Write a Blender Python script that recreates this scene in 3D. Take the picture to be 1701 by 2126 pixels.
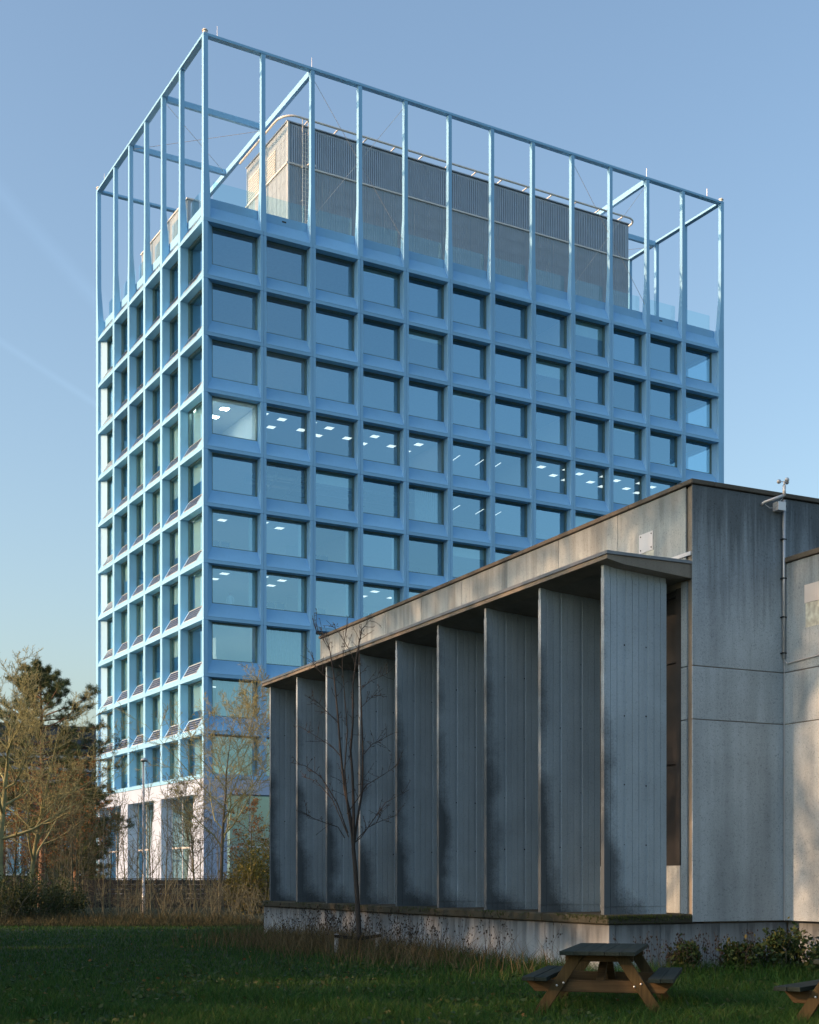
import bpy, math, random
import numpy as np
from mathutils import Vector, Matrix

# ------------------------------------------------------------------ clear
for o in list(bpy.data.objects):
    bpy.data.objects.remove(o)
SC = bpy.context.scene
COL = SC.collection
R = math.radians

# ------------------------------------------------------------------ camera
FPX, CXP, HOR, W_IMG, H_IMG = 2823.0, 850.0, 1824.0, 1701.0, 2126.0
CAMZ = 1.55
cam_d = bpy.data.cameras.new('camera')
cam_d.sensor_fit = 'HORIZONTAL'
cam_d.sensor_width = 36.0
cam_d.lens = FPX / W_IMG * 36.0
cam_d.shift_y = (HOR - H_IMG / 2) / W_IMG
cam_d.shift_x = 0.0
cam_d.clip_start = 0.1
cam_d.clip_end = 5000.0
cam = bpy.data.objects.new('camera', cam_d)
COL.objects.link(cam)
cam.location = (0, 0, CAMZ)
cam.rotation_euler = (R(90), 0, 0)
SC.camera = cam

# ------------------------------------------------------------------ light
SUN_EL = R(19.0)
SUN_H = Vector((-0.945, -0.327)).normalized()          # horizontal direction towards the sun
world = bpy.data.worlds.new('World')
SC.world = world
world.use_nodes = True
wn, wl = world.node_tree.nodes, world.node_tree.links
wn.clear()
w_out = wn.new('ShaderNodeOutputWorld')
w_bg = wn.new('ShaderNodeBackground')
w_sky = wn.new('ShaderNodeTexSky')
w_sky.sky_type = 'NISHITA'
w_sky.sun_disc = False
w_sky.sun_elevation = SUN_EL
w_sky.sun_rotation = math.atan2(SUN_H.x, SUN_H.y)
w_sky.altitude = 0
w_sky.air_density = 1.3
w_sky.dust_density = 3.2
w_sky.ozone_density = 2.3
# two faint old contrails: thin great-circle streaks of brighter sky
def sky_dir(u, v):
    return Vector(((u - CXP) / FPX, 1.0, (HOR - v) / FPX)).normalized()
w_tc = wn.new('ShaderNodeTexCoord')
w_ns = wn.new('ShaderNodeTexNoise'); w_ns.inputs['Scale'].default_value = 9.0; w_ns.inputs['Detail'].default_value = 5.0
wl.new(w_tc.outputs['Generated'], w_ns.inputs['Vector'])
def wmath(op, a, b=None, clamp=False):
    x = wn.new('ShaderNodeMath'); x.operation = op; x.use_clamp = clamp
    for s_, v_ in ((x.inputs[0], a), (x.inputs[1], b)):
        if v_ is None: continue
        if isinstance(v_, bpy.types.NodeSocket): wl.new(v_, s_)
        else: s_.default_value = v_
    return x.outputs[0]
def wdot(vec):
    x = wn.new('ShaderNodeVectorMath'); x.operation = 'DOT_PRODUCT'; x.inputs[1].default_value = vec
    wl.new(w_tc.outputs['Generated'], x.inputs[0]); return x.outputs['Value']
trail = None
for p_, q_, wd_ in (((0, 395), (215, 640), 0.0075), ((0, 708), (210, 846), 0.0035)):
    a_, b_ = sky_dir(*p_), sky_dir(*q_)
    off = wmath('ADD', wdot(a_.cross(b_).normalized()), wmath('MULTIPLY', wmath('SUBTRACT', w_ns.outputs[0], 0.5), wd_ * 0.9))
    band = wmath('SUBTRACT', 1.0, wmath('DIVIDE', wmath('ABSOLUTE', off), wd_), True)
    band = wmath('MULTIPLY', band, wmath('MULTIPLY', w_ns.outputs[0], 1.6))
    near_ = wmath('MULTIPLY', wmath('SUBTRACT', wdot(((a_ + b_) / 2).normalized()), 0.955), 30.0, True)
    band = wmath('MULTIPLY', band, near_)
    trail = band if trail is None else wmath('ADD', trail, band)
w_mix = wn.new('ShaderNodeMix'); w_mix.data_type = 'RGBA'; w_mix.blend_type = 'ADD'
wl.new(wmath('MULTIPLY', trail, 0.085), w_mix.inputs[0]); wl.new(w_sky.outputs[0], w_mix.inputs[6]); wl.new(w_sky.outputs[0], w_mix.inputs[7])
wl.new(w_mix.outputs[2], w_bg.inputs[0])
w_bg.inputs[1].default_value = 0.15
wl.new(w_bg.outputs[0], w_out.inputs[0])

sun_d = bpy.data.lights.new('sun', 'SUN')
sun_d.energy = 2.9
sun_d.angle = R(0.6)
sun_d.color = (1.0, 0.56, 0.30)
sun = bpy.data.objects.new('sun', sun_d)
COL.objects.link(sun)
to_sun = Vector((SUN_H.x * math.cos(SUN_EL), SUN_H.y * math.cos(SUN_EL), math.sin(SUN_EL)))
sun.rotation_euler = to_sun.to_track_quat('Z', 'Y').to_euler()
sun.location = to_sun * 120

SC.view_settings.view_transform = 'Standard'
SC.view_settings.look = 'None'
SC.view_settings.gamma = 1.0
SC.view_settings.use_curve_mapping = False
SC.view_settings.exposure = 0.82
SC.cycles.max_bounces = 8
SC.cycles.transparent_max_bounces = 24
SC.cycles.use_denoising = True

# ------------------------------------------------------------------ helpers
def tag(o, label=None, cat=None, group=None, kind=None):
    if label: o['label'] = label
    if cat: o['category'] = cat
    if group: o['group'] = group
    if kind: o['kind'] = kind
    return o

def empty(name, loc=(0, 0, 0), rz=0.0):
    o = bpy.data.objects.new(name, None)
    COL.objects.link(o)
    o.location = loc
    o.rotation_euler = (0, 0, rz)
    o.empty_display_size = 0.2
    return o

def link(name, me, parent=None, loc=None, rz=0.0):
    o = bpy.data.objects.new(name, me)
    COL.objects.link(o)
    if parent is not None: o.parent = parent
    if loc is not None: o.location = loc
    if rz: o.rotation_euler = (0, 0, rz)
    return o

def copy_tree(o, parent=None):
    c = o.copy()
    COL.objects.link(c)
    if parent is not None: c.parent = parent
    for ch in o.children:
        copy_tree(ch, c)
    return c

class MB:
    """collects faces for one mesh"""
    def __init__(s):
        s.v, s.f, s.m, s.mi = [], [], [], 0
    def face(s, *pts):
        n = len(s.v)
        s.v.extend(pts)
        s.f.append(tuple(range(n, n + len(pts))))
        s.m.append(s.mi)
    def box(s, x0, x1, y0, y1, z0, z1, skip=''):
        n = len(s.v)
        s.v.extend([(x0, y0, z0), (x1, y0, z0), (x1, y1, z0), (x0, y1, z0),
                    (x0, y0, z1), (x1, y0, z1), (x1, y1, z1), (x0, y1, z1)])
        for k, q in (('b', (0, 3, 2, 1)), ('t', (4, 5, 6, 7)), ('f', (0, 1, 5, 4)),
                     ('r', (1, 2, 6, 5)), ('k', (2, 3, 7, 6)), ('l', (3, 0, 4, 7))):
            if k in skip: continue
            s.f.append(tuple(n + i for i in q)); s.m.append(s.mi)
    def hexa(s, lo, hi):
        """box between two 4-point loops (lo counter-clockwise seen from above)"""
        n = len(s.v)
        s.v.extend(list(lo) + list(hi))
        for q in ((0, 3, 2, 1), (4, 5, 6, 7), (0, 1, 5, 4), (1, 2, 6, 5), (2, 3, 7, 6), (3, 0, 4, 7)):
            s.f.append(tuple(n + i for i in q)); s.m.append(s.mi)
    def loft(s, loops, cap=True):
        n = len(s.v); k = len(loops[0])
        for l in loops: s.v.extend(l)
        for i in range(len(loops) - 1):
            for j in range(k):
                a, b = n + i * k + j, n + i * k + (j + 1) % k
                s.f.append((a, b, b + k, a + k)); s.m.append(s.mi)
        if cap:
            s.f.append(tuple(n + j for j in reversed(range(k)))); s.m.append(s.mi)
            e = n + (len(loops) - 1) * k
            s.f.append(tuple(e + j for j in range(k))); s.m.append(s.mi)
    def prism(s, prof, axis, a, b):
        """extrude a 2-D profile along x (prof=(y,z)) , y (prof=(x,z)) or z (prof=(x,y))"""
        def P(u, w, t):
            return (t, u, w) if axis == 'x' else ((u, t, w) if axis == 'y' else (u, w, t))
        s.loft([[P(u, w, a) for u, w in prof], [P(u, w, b) for u, w in prof]])
    def tube(s, pts, rad, n=6, cap=True):
        pts = [Vector(p) for p in pts]
        if not hasattr(rad, '__len__'): rad = [rad] * len(pts)
        loops = []
        up = Vector((0, 0, 1))
        for i, p in enumerate(pts):
            d = (pts[min(i + 1, len(pts) - 1)] - pts[max(i - 1, 0)])
            if d.length < 1e-9: d = Vector((0, 0, 1))
            d.normalize()
            ref = up if abs(d.z) < 0.95 else Vector((1, 0, 0))
            u = d.cross(ref).normalized(); w = d.cross(u).normalized()
            loops.append([tuple(p + (u * math.cos(2 * math.pi * k / n) + w * math.sin(2 * math.pi * k / n)) * rad[i]) for k in range(n)])
        s.loft(loops, cap)
    def bar(s, p0, p1, w, h, up=(0, 0, 1)):
        """rectangular bar between two points; w sideways, h along up"""
        p0, p1 = Vector(p0), Vector(p1)
        d = (p1 - p0).normalized(); up = Vector(up)
        sd = d.cross(up).normalized(); u2 = sd.cross(d).normalized()
        q = [(-w / 2, -h / 2), (w / 2, -h / 2), (w / 2, h / 2), (-w / 2, h / 2)]
        s.loft([[tuple(p + sd * a + u2 * b) for a, b in q] for p in (p0, p1)])
    def sphere(s, c, r, nu=10, nv=6, sc=(1, 1, 1), half=False):
        loops = []
        v0 = 0.0 if half else -math.pi / 2
        for i in range(nv + 1):
            t = v0 + (math.pi / 2 - v0) * i / nv
            rr = max(math.cos(t), 0.02) * r
            loops.append([(c[0] + rr * math.cos(2 * math.pi * k / nu) * sc[0], c[1] + rr * math.sin(2 * math.pi * k / nu) * sc[1], c[2] + r * math.sin(t) * sc[2]) for k in range(nu)])
        s.loft(loops)
    def mesh(s, name, mats, smooth=False):
        me = bpy.data.meshes.new(name)
        me.from_pydata(s.v, [], s.f)
        if not isinstance(mats, (list, tuple)): mats = [mats]
        for m in mats: me.materials.append(m)
        if len(mats) > 1:
            me.polygons.foreach_set('material_index', s.m)
        if smooth:
            me.polygons.foreach_set('use_smooth', [True] * len(s.f))
        me.update()
        return me
    def build(s, name, mats, parent=None, loc=None, rz=0.0, smooth=False):
        return link(name, s.mesh(name, mats, smooth), parent, loc, rz)

def bevel(o, w, seg=1):
    m = o.modifiers.new('bevel', 'BEVEL'); m.width = w; m.segments = seg; m.limit_method = 'ANGLE'; m.angle_limit = R(40)
    return o

def np_mesh(name, verts, faces, mats, smooth=False, midx=None):
    """verts (N,3), faces (M,k) -> mesh, fast"""
    me = bpy.data.meshes.new(name)
    verts = np.asarray(verts, np.float32); faces = np.asarray(faces, np.int32)
    M, k = faces.shape
    me.vertices.add(len(verts)); me.vertices.foreach_set('co', verts.ravel())
    me.loops.add(M * k); me.loops.foreach_set('vertex_index', faces.ravel())
    me.polygons.add(M); me.polygons.foreach_set('loop_start', np.arange(0, M * k, k, dtype=np.int32))
    try: me.polygons.foreach_set('loop_total', np.full(M, k, np.int32))
    except Exception: pass
    if not isinstance(mats, (list, tuple)): mats = [mats]
    for m in mats: me.materials.append(m)
    if midx is not None: me.polygons.foreach_set('material_index', np.asarray(midx, np.int32))
    if smooth: me.polygons.foreach_set('use_smooth', np.ones(M, bool))
    me.update(calc_edges=True)
    return me

# ------------------------------------------------------------------ materials
def nodes_of(name):
    m = bpy.data.materials.new(name)
    m.use_nodes = True
    nt = m.node_tree
    return m, nt.nodes, nt.links, nt.nodes['Principled BSDF']

def ramp(n, l, src, stops, interp='LINEAR'):
    r = n.new('ShaderNodeValToRGB')
    r.color_ramp.interpolation = interp
    e = r.color_ramp.elements
    while len(e) < len(stops): e.new(0.5)
    for i, (p, c) in enumerate(stops):
        e[i].position = p
        e[i].color = (c[0], c[1], c[2], 1) if hasattr(c, '__len__') else (c, c, c, 1)
    l.new(src, r.inputs[0])
    return r.outputs[0]

def coord(n, l, scale=(1, 1, 1), kind='Object'):
    tc = n.new('ShaderNodeTexCoord'); mp = n.new('ShaderNodeMapping')
    mp.inputs['Scale'].default_value = scale
    l.new(tc.outputs[kind], mp.inputs[0])
    return mp.outputs[0]

def noise(n, l, vec, scale, detail=4, rough=0.55, dist=0.0):
    t = n.new('ShaderNodeTexNoise')
    t.inputs['Scale'].default_value = scale
    t.inputs['Detail'].default_value = detail
    t.inputs['Roughness'].default_value = rough
    t.inputs['Distortion'].default_value = dist
    l.new(vec, t.inputs['Vector'])
    return t.outputs[0]

def mix(n, l, fac, a, b, mode='MIX'):
    x = n.new('ShaderNodeMix'); x.data_type = 'RGBA'; x.blend_type = mode
    if hasattr(fac, 'links') or isinstance(fac, bpy.types.NodeSocket): l.new(fac, x.inputs[0])
    else: x.inputs[0].default_value = fac
    for s, v in ((x.inputs[6], a), (x.inputs[7], b)):
        if isinstance(v, bpy.types.NodeSocket): l.new(v, s)
        else: s.default_value = (v[0], v[1], v[2], 1)
    return x.outputs[2]

def math_n(n, l, op, a, b=None, clamp=False):
    x = n.new('ShaderNodeMath'); x.operation = op; x.use_clamp = clamp
    for s, v in ((x.inputs[0], a), (x.inputs[1], b)):
        if v is None: continue
        if isinstance(v, bpy.types.NodeSocket): l.new(v, s)
        else: s.default_value = v
    return x.outputs[0]

def bump(n, l, bs, h, strength=0.3, dist=0.01):
    b = n.new('ShaderNodeBump'); b.inputs['Strength'].default_value = strength; b.inputs['Distance'].default_value = dist
    l.new(h, b.inputs['Height']); l.new(b.outputs[0], bs.inputs['Normal'])

def plain(name, col, rough=0.6, metal=0.0, var=0.12, scale=6.0, bstr=0.0, kind='Object', spec=0.5):
    m, n, l, bs = nodes_of(name)
    v = coord(n, l, kind=kind)
    nz = noise(n, l, v, scale, 5)
    lo = tuple(c * (1 - var) for c in col); hi = tuple(min(1, c * (1 + var)) for c in col)
    l.new(ramp(n, l, nz, [(0.3, lo), (0.7, hi)]), bs.inputs['Base Color'])
    bs.inputs['Roughness'].default_value = rough
    bs.inputs['Metallic'].default_value = metal
    bs.inputs['Specular IOR Level'].default_value = spec
    if bstr: bump(n, l, bs, noise(n, l, v, scale * 6, 4), bstr, 0.01)
    return m

def rand_leaf(name, cols, rough=0.6, trans=0.15):
    """colour varies from piece to piece (random per island)"""
    m, n, l, bs = nodes_of(name)
    g = n.new('ShaderNodeNewGeometry')
    k = len(cols)
    c = ramp(n, l, g.outputs['Random Per Island'], [(i / max(1, k - 1), cols[i]) for i in range(k)])
    l.new(c, bs.inputs['Base Color'])
    bs.inputs['Roughness'].default_value = rough
    bs.inputs['Specular IOR Level'].default_value = 0.25
    if trans:
        tr = n.new('ShaderNodeBsdfTranslucent'); l.new(c, tr.inputs[0])
        ms = n.new('ShaderNodeMixShader'); ms.inputs[0].default_value = trans
        l.new(bs.outputs[0], ms.inputs[1]); l.new(tr.outputs[0], ms.inputs[2])
        l.new(ms.outputs[0], n['Material Output'].inputs[0])
    return m

def glass(name, tint, base=0.10, refl=(0.95, 1.0, 1.0), rough=0.0, wav=0.0):
    m, n, l, bs = nodes_of(name)
    n.remove(bs)
    tr = n.new('ShaderNodeBsdfTransparent'); tr.inputs[0].default_value = (*tint, 1)
    gl = n.new('ShaderNodeBsdfGlossy'); gl.inputs['Roughness'].default_value = rough
    gl.inputs[0].default_value = (*refl, 1)
    lw = n.new('ShaderNodeLayerWeight'); lw.inputs[0].default_value = 0.5
    f5 = math_n(n, l, 'POWER', lw.outputs['Facing'], 3.2)
    oi = n.new('ShaderNodeObjectInfo')
    b_s = math_n(n, l, 'ADD', base * 0.87, math_n(n, l, 'MULTIPLY', oi.outputs['Random'], base * 0.26))
    f2 = math_n(n, l, 'ADD', math_n(n, l, 'MULTIPLY', f5, 1.0 - base), b_s, True)
    if wav:
        v = coord(n, l)
        b = n.new('ShaderNodeBump'); b.inputs['Strength'].default_value = wav; b.inputs['Distance'].default_value = 0.01
        l.new(noise(n, l, v, 0.7, 2), b.inputs['Height']); l.new(b.outputs[0], gl.inputs['Normal'])
    ms = n.new('ShaderNodeMixShader')
    l.new(f2, ms.inputs[0]); l.new(tr.outputs[0], ms.inputs[1]); l.new(gl.outputs[0], ms.inputs[2])
    l.new(ms.outputs[0], n['Material Output'].inputs[0])
    return m

def emit(name, col, strength):
    m, n, l, bs = nodes_of(name)
    bs.inputs['Base Color'].default_value = (0.8, 0.8, 0.8, 1)
    bs.inputs['Emission Color'].default_value = (*col, 1)
    bs.inputs['Emission Strength'].default_value = strength
    return m

def concrete(name, base, stain=0.5, speck=0.5, streak=1.0, warm=0.0, tops=None, algae=0.0):
    """cast concrete: aggregate speckle, vertical run-off streaks, broad blotches.
    tops=(z, height): run-off soot that hangs below a given object-space height"""
    m, n, l, bs = nodes_of(name)
    oi = n.new('ShaderNodeObjectInfo')
    def rcoord(scale=(1, 1, 1)):                  # every casting gets its own stains
        tc = n.new('ShaderNodeTexCoord'); mp = n.new('ShaderNodeMapping'); mp.inputs['Scale'].default_value = scale
        cb = n.new('ShaderNodeCombineXYZ'); k_ = math_n(n, l, 'MULTIPLY', oi.outputs['Random'], 37.0)
        l.new(k_, cb.inputs[0]); l.new(k_, cb.inputs[1]); l.new(k_, cb.inputs[2])
        l.new(tc.outputs['Object'], mp.inputs['Vector']); l.new(cb.outputs[0], mp.inputs['Location'])
        return mp.outputs[0]
    v = rcoord()
    blot = noise(n, l, v, 0.9, 5, 0.6)
    vs = rcoord((5.5, 5.5, 0.22))
    st = noise(n, l, vs, 1.0, 6, 0.65)
    vs2 = rcoord((1.6, 1.6, 0.12))
    st2 = noise(n, l, vs2, 1.0, 4, 0.6)
    sp = noise(n, l, v, 34, 4, 0.75)
    sp2 = noise(n, l, v, 110, 3, 0.7)
    c = ramp(n, l, blot, [(0.25, tuple(x * 0.80 for x in base)), (0.75, tuple(x * 1.12 for x in base))])
    dark = tuple(x * 0.30 for x in base)
    s1 = ramp(n, l, st, [(0.46, 0.0), (0.72, 1.0)])
    s2 = ramp(n, l, st2, [(0.45, 0.0), (0.70, 1.0)])
    k = math_n(n, l, 'MULTIPLY', math_n(n, l, 'MAXIMUM', math_n(n, l, 'MULTIPLY', s1, 0.55), math_n(n, l, 'MULTIPLY', s2, 0.8)), stain * streak)
    c = mix(n, l, k, c, dark)
    if tops:
        tc = n.new('ShaderNodeTexCoord'); sx = n.new('ShaderNodeSeparateXYZ'); l.new(tc.outputs['Object'], sx.inputs[0])
        d = math_n(n, l, 'DIVIDE', math_n(n, l, 'SUBTRACT', tops[0], sx.outputs[2]), tops[1])
        d = math_n(n, l, 'ADD', d, math_n(n, l, 'MULTIPLY', math_n(n, l, 'SUBTRACT', st, 0.5), 2.2))
        kk = ramp(n, l, d, [(0.05, tops[2]), (0.95, 0.0)])
        c = mix(n, l, kk, c, tuple(x * 0.22 for x in base))
    if algae:
        tc2 = n.new('ShaderNodeTexCoord'); sx2 = n.new('ShaderNodeSeparateXYZ'); l.new(tc2.outputs['Object'], sx2.inputs[0])
        # growth that starts at the weathered front edge and the foot (object x = from the edge, z = from the foot)
        e1 = math_n(n, l, 'DIVIDE', sx2.outputs[0], 0.42)
        e2 = math_n(n, l, 'DIVIDE', sx2.outputs[2], 4.6)
        q = math_n(n, l, 'ADD', math_n(n, l, 'ADD', e1, math_n(n, l, 'MULTIPLY', e2, 0.75)), math_n(n, l, 'MULTIPLY', math_n(n, l, 'SUBTRACT', blot, 0.5), 1.6))
        q = math_n(n, l, 'ADD', q, math_n(n, l, 'MULTIPLY', math_n(n, l, 'SUBTRACT', sp, 0.5), 0.45))
        kk = ramp(n, l, q, [(0.35, algae), (0.95, 0.0)])
        # foot band
        q2 = math_n(n, l, 'ADD', math_n(n, l, 'DIVIDE', sx2.outputs[2], 0.75), math_n(n, l, 'MULTIPLY', math_n(n, l, 'DIVIDE', sx2.outputs[0], 1.0), 1.0))
        q2 = math_n(n, l, 'ADD', q2, math_n(n, l, 'MULTIPLY', math_n(n, l, 'ADD', math_n(n, l, 'MULTIPLY', math_n(n, l, 'SUBTRACT', sp, 0.5), 0.5), math_n(n, l, 'SUBTRACT', blot, 0.5)), 1.2))
        kk2 = ramp(n, l, q2, [(0.45, algae), (1.1, 0.0)])
        c = mix(n, l, math_n(n, l, 'MAXIMUM', kk, kk2), c, tuple(x * 0.16 for x in base))
    g = ramp(n, l, sp, [(0.30, 0.45), (0.44, 1.0), (0.62, 1.0), (0.74, 1.28)])
    c = mix(n, l, speck, c, g, 'MULTIPLY')
    g2 = ramp(n, l, sp2, [(0.32, 0.6), (0.5, 1.0), (0.7, 1.15)])
    c = mix(n, l, speck * 0.8, c, g2, 'MULTIPLY')
    l.new(c, bs.inputs['Base Color'])
    bs.inputs['Roughness'].default_value = 0.9
    bs.inputs['Specular IOR Level'].default_value = 0.2
    bump(n, l, bs, sp, 0.35, 0.006)
    return m

def wood(name, a, b, axis=1, rough=0.75):
    m, n, l, bs = nodes_of(name)
    sc = [14.0, 14.0, 14.0]; sc[axis] = 0.7
    v = coord(n, l, tuple(sc))
    nz = noise(n, l, v, 2.2, 6, 0.62, 0.6)
    c = ramp(n, l, nz, [(0.28, a), (0.5, tuple((x + y) / 2 for x, y in zip(a, b))), (0.72, b)])
    v2 = coord(n, l)
    c = mix(n, l, ramp(n, l, noise(n, l, v2, 3.0, 4), [(0.45, 0.0), (0.75, 0.45)]), c, tuple(x * 0.45 for x in a))
    l.new(c, bs.inputs['Base Color'])
    bs.inputs['Roughness'].default_value = rough
    bs.inputs['Specular IOR Level'].default_value = 0.15
    bump(n, l, bs, nz, 0.35, 0.004)
    return m

PAINT = (0.255, 0.535, 0.82)
M = {}
M['paint'] = plain('pale_blue_paint', PAINT, 0.55, 0.0, 0.045, 0.5, 0.02, spec=0.25)
def paint_mat():
    m, n, l, bs = nodes_of('pale_blue_paint')
    v = coord(n, l)
    oi = n.new('ShaderNodeObjectInfo')
    c = ramp(n, l, noise(n, l, v, 0.5, 5), [(0.3, tuple(x * 0.96 for x in PAINT)), (0.7, tuple(x * 1.04 for x in PAINT))])
    t = ramp(n, l, oi.outputs['Random'], [(0.0, 0.92), (1.0, 1.05)])               # panels from different batches
    c = mix(n, l, 1.0, c, t, 'MULTIPLY')
    st = noise(n, l, coord(n, l, (7, 7, 0.35)), 1.0, 5, 0.65)                       # faint rain streaks
    c = mix(n, l, ramp(n, l, st, [(0.55, 0.0), (0.8, 0.22)]), c, tuple(x * 0.6 for x in PAINT))
    l.new(c, bs.inputs['Base Color'])
    bs.inputs['Roughness'].default_value = 0.5; bs.inputs['Specular IOR Level'].default_value = 0.25
    return m
M['paint'] = paint_mat()
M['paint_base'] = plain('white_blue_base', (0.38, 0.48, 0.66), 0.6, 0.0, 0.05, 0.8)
M['frame'] = plain('window_frame_metal', (0.11, 0.20, 0.22), 0.45, 0.1, 0.1)
M['glass'] = glass('window_glass', (0.66, 0.87, 0.96), 0.41, (0.48, 0.80, 1.0), 0.0, 0.05)
M['glass_rail'] = glass('balustrade_glass', (0.72, 0.90, 0.92), 0.10, (0.8, 0.95, 1.0))
M['ceil_white'] = plain('white_ceiling', (0.70, 0.72, 0.70), 0.8, 0, 0.03)
M['ceil_raw'] = plain('raw_ceiling', (0.34, 0.33, 0.32), 0.85, 0, 0.08)
M['inner'] = plain('interior_wall', (0.72, 0.73, 0.70), 0.8, 0, 0.04)
M['lamp'] = emit('ceiling_lamp', (1.0, 0.93, 0.82), 1.1)
M['lamp_boost'] = emit('boosted_ceiling_lamp', (1.0, 0.94, 0.80), 22.0)  # emission boosted beyond the other lamps to brighten the corner room
M['blind'] = plain('cream_blind', (0.74, 0.74, 0.58), 0.8, 0, 0.05)
M['curtain'] = plain('curtain_cloth', (0.62, 0.63, 0.58), 0.85, 0, 0.06)
M['pv_cell'] = plain('solar_cell', (0.020, 0.028, 0.06), 0.16, 0.0, 0.3, 8)
M['pv_frame'] = plain('solar_frame', (0.62, 0.63, 0.64), 0.45, 0.2, 0.05)
M['duct'] = plain('galvanised_duct', (0.45, 0.46, 0.47), 0.4, 0.6, 0.08)
M['clad_sheet'] = plain('plant_cladding', (0.33, 0.42, 0.50), 0.55, 0.1, 0.06, 1.2)  # one cladding colour for all faces of the roof rooms
M['clad_dark'] = plain('plant_louvre', (0.40, 0.49, 0.58), 0.5, 0.2, 0.06, 1.2)
M['trim_white'] = plain('white_trim', (0.75, 0.74, 0.70), 0.45, 0.1, 0.04)
M['steel'] = plain('galvanised_steel', (0.52, 0.53, 0.53), 0.4, 0.7, 0.1)
M['darkmetal'] = plain('dark_metal', (0.03, 0.035, 0.04), 0.5, 0.4, 0.1)
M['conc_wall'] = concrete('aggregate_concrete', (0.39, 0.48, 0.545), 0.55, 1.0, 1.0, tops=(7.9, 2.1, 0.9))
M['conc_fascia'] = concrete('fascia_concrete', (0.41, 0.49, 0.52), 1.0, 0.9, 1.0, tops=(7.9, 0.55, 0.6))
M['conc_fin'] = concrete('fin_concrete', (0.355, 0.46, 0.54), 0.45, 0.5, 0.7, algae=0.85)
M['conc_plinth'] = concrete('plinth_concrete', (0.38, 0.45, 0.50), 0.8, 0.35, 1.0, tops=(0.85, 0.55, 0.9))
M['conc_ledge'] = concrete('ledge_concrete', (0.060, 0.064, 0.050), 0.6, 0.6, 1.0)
M['conc_cap'] = concrete('coping_concrete', (0.12, 0.115, 0.10), 0.8, 0.8, 0.7)
M['conc_soffit'] = concrete('soffit_concrete', (0.24, 0.23, 0.20), 0.6, 0.5, 0.8)
M['flash'] = plain('lead_flashing', (0.15, 0.17, 0.19), 0.45, 0.4, 0.2, 3)
M['plate'] = plain('enamel_plate', (0.62, 0.64, 0.66), 0.35, 0.2, 0.06, 3)
M['black'] = plain('near_black', (0.012, 0.012, 0.012), 0.9, 0, 0.1)
M['moss'] = rand_leaf('moss', [(0.03, 0.05, 0.012), (0.06, 0.085, 0.02), (0.045, 0.05, 0.02)], 0.9, 0.0)
M['pipe'] = plain('grey_conduit', (0.50, 0.53, 0.56), 0.4, 0.3, 0.06)
M['top_wood'] = wood('weathered_table_boards', (0.014, 0.024, 0.022), (0.036, 0.052, 0.047), 1)
M['leg_wood'] = wood('warm_leg_timber', (0.038, 0.031, 0.016), (0.095, 0.073, 0.034), 2)
M['brace_wood'] = wood('warm_brace_timber', (0.055, 0.040, 0.022), (0.12, 0.085, 0.045), 0)
M['bolt'] = plain('zinc_bolt', (0.7, 0.7, 0.7), 0.3, 0.8, 0.05)
M['brick'] = None
M['bark'] = plain('lichened_bark', (0.25, 0.245, 0.12), 0.9, 0, 0.35, 3.0, 0.3)
M['bark_grey'] = plain('dark_bark', (0.060, 0.052, 0.046), 0.9, 0, 0.25, 4.0, 0.3)
M['bark_mid'] = plain('brown_bark', (0.10, 0.088, 0.062), 0.9, 0, 0.25, 4.0, 0.3)
M['bark_pine'] = plain('pine_bark', (0.22, 0.13, 0.085), 0.9, 0, 0.3, 3.0, 0.4)
M['bark_tan'] = plain('tan_bark', (0.115, 0.118, 0.075), 0.9, 0, 0.3, 3.0, 0.2)
M['needle'] = rand_leaf('pine_needles', [(0.035, 0.055, 0.022), (0.075, 0.105, 0.040), (0.12, 0.145, 0.06)], 0.6, 0.1)
M['brownleaf'] = rand_leaf('dry_brown_leaves', [(0.16, 0.065, 0.022), (0.25, 0.12, 0.045), (0.32, 0.17, 0.07)], 0.8, 0.3)
M['shrubleaf'] = rand_leaf('dark_shrub_leaves', [(0.022, 0.040, 0.014), (0.045, 0.065, 0.020), (0.075, 0.085, 0.025)], 0.6, 0.2)
M['goldleaf'] = rand_leaf('golden_shrub_leaves', [(0.06, 0.075, 0.018), (0.13, 0.13, 0.03), (0.20, 0.17, 0.04)], 0.6, 0.25)
M['weedleaf'] = rand_leaf('weed_leaves', [(0.025, 0.055, 0.020), (0.045, 0.085, 0.028), (0.10, 0.10, 0.03)], 0.6, 0.2)
M['grass'] = rand_leaf('lawn_blades', [(0.012, 0.044, 0.006), (0.020, 0.080, 0.010), (0.040, 0.120, 0.015), (0.080, 0.110, 0.025)], 0.6, 0.2)
M['straw'] = rand_leaf('dry_stalks', [(0.07, 0.058, 0.030), (0.14, 0.11, 0.055), (0.21, 0.165, 0.085)], 0.8, 0.15)
M['straw_dark'] = rand_leaf('dull_dry_grass', [(0.03, 0.04, 0.018), (0.06, 0.06, 0.028), (0.11, 0.09, 0.045)], 0.8, 0.15)
M['seed'] = plain('dark_seed_heads', (0.030, 0.022, 0.016), 0.9, 0, 0.2)

def ground_mat():
    m, n, l, bs = nodes_of('turf_soil')
    v = coord(n, l)
    c = ramp(n, l, noise(n, l, v, 0.6, 6), [(0.3, (0.010, 0.026, 0.010)), (0.55, (0.016, 0.040, 0.014)), (0.75, (0.030, 0.045, 0.018))])
    c = mix(n, l, ramp(n, l, noise(n, l, v, 40, 3), [(0.4, 0.0), (0.7, 0.6)]), c, (0.03, 0.028, 0.016))
    l.new(c, bs.inputs['Base Color']); bs.inputs['Roughness'].default_value = 0.95
    bump(n, l, bs, noise(n, l, v, 60, 4), 0.8, 0.03)
    return m
M['ground'] = ground_mat()

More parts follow.
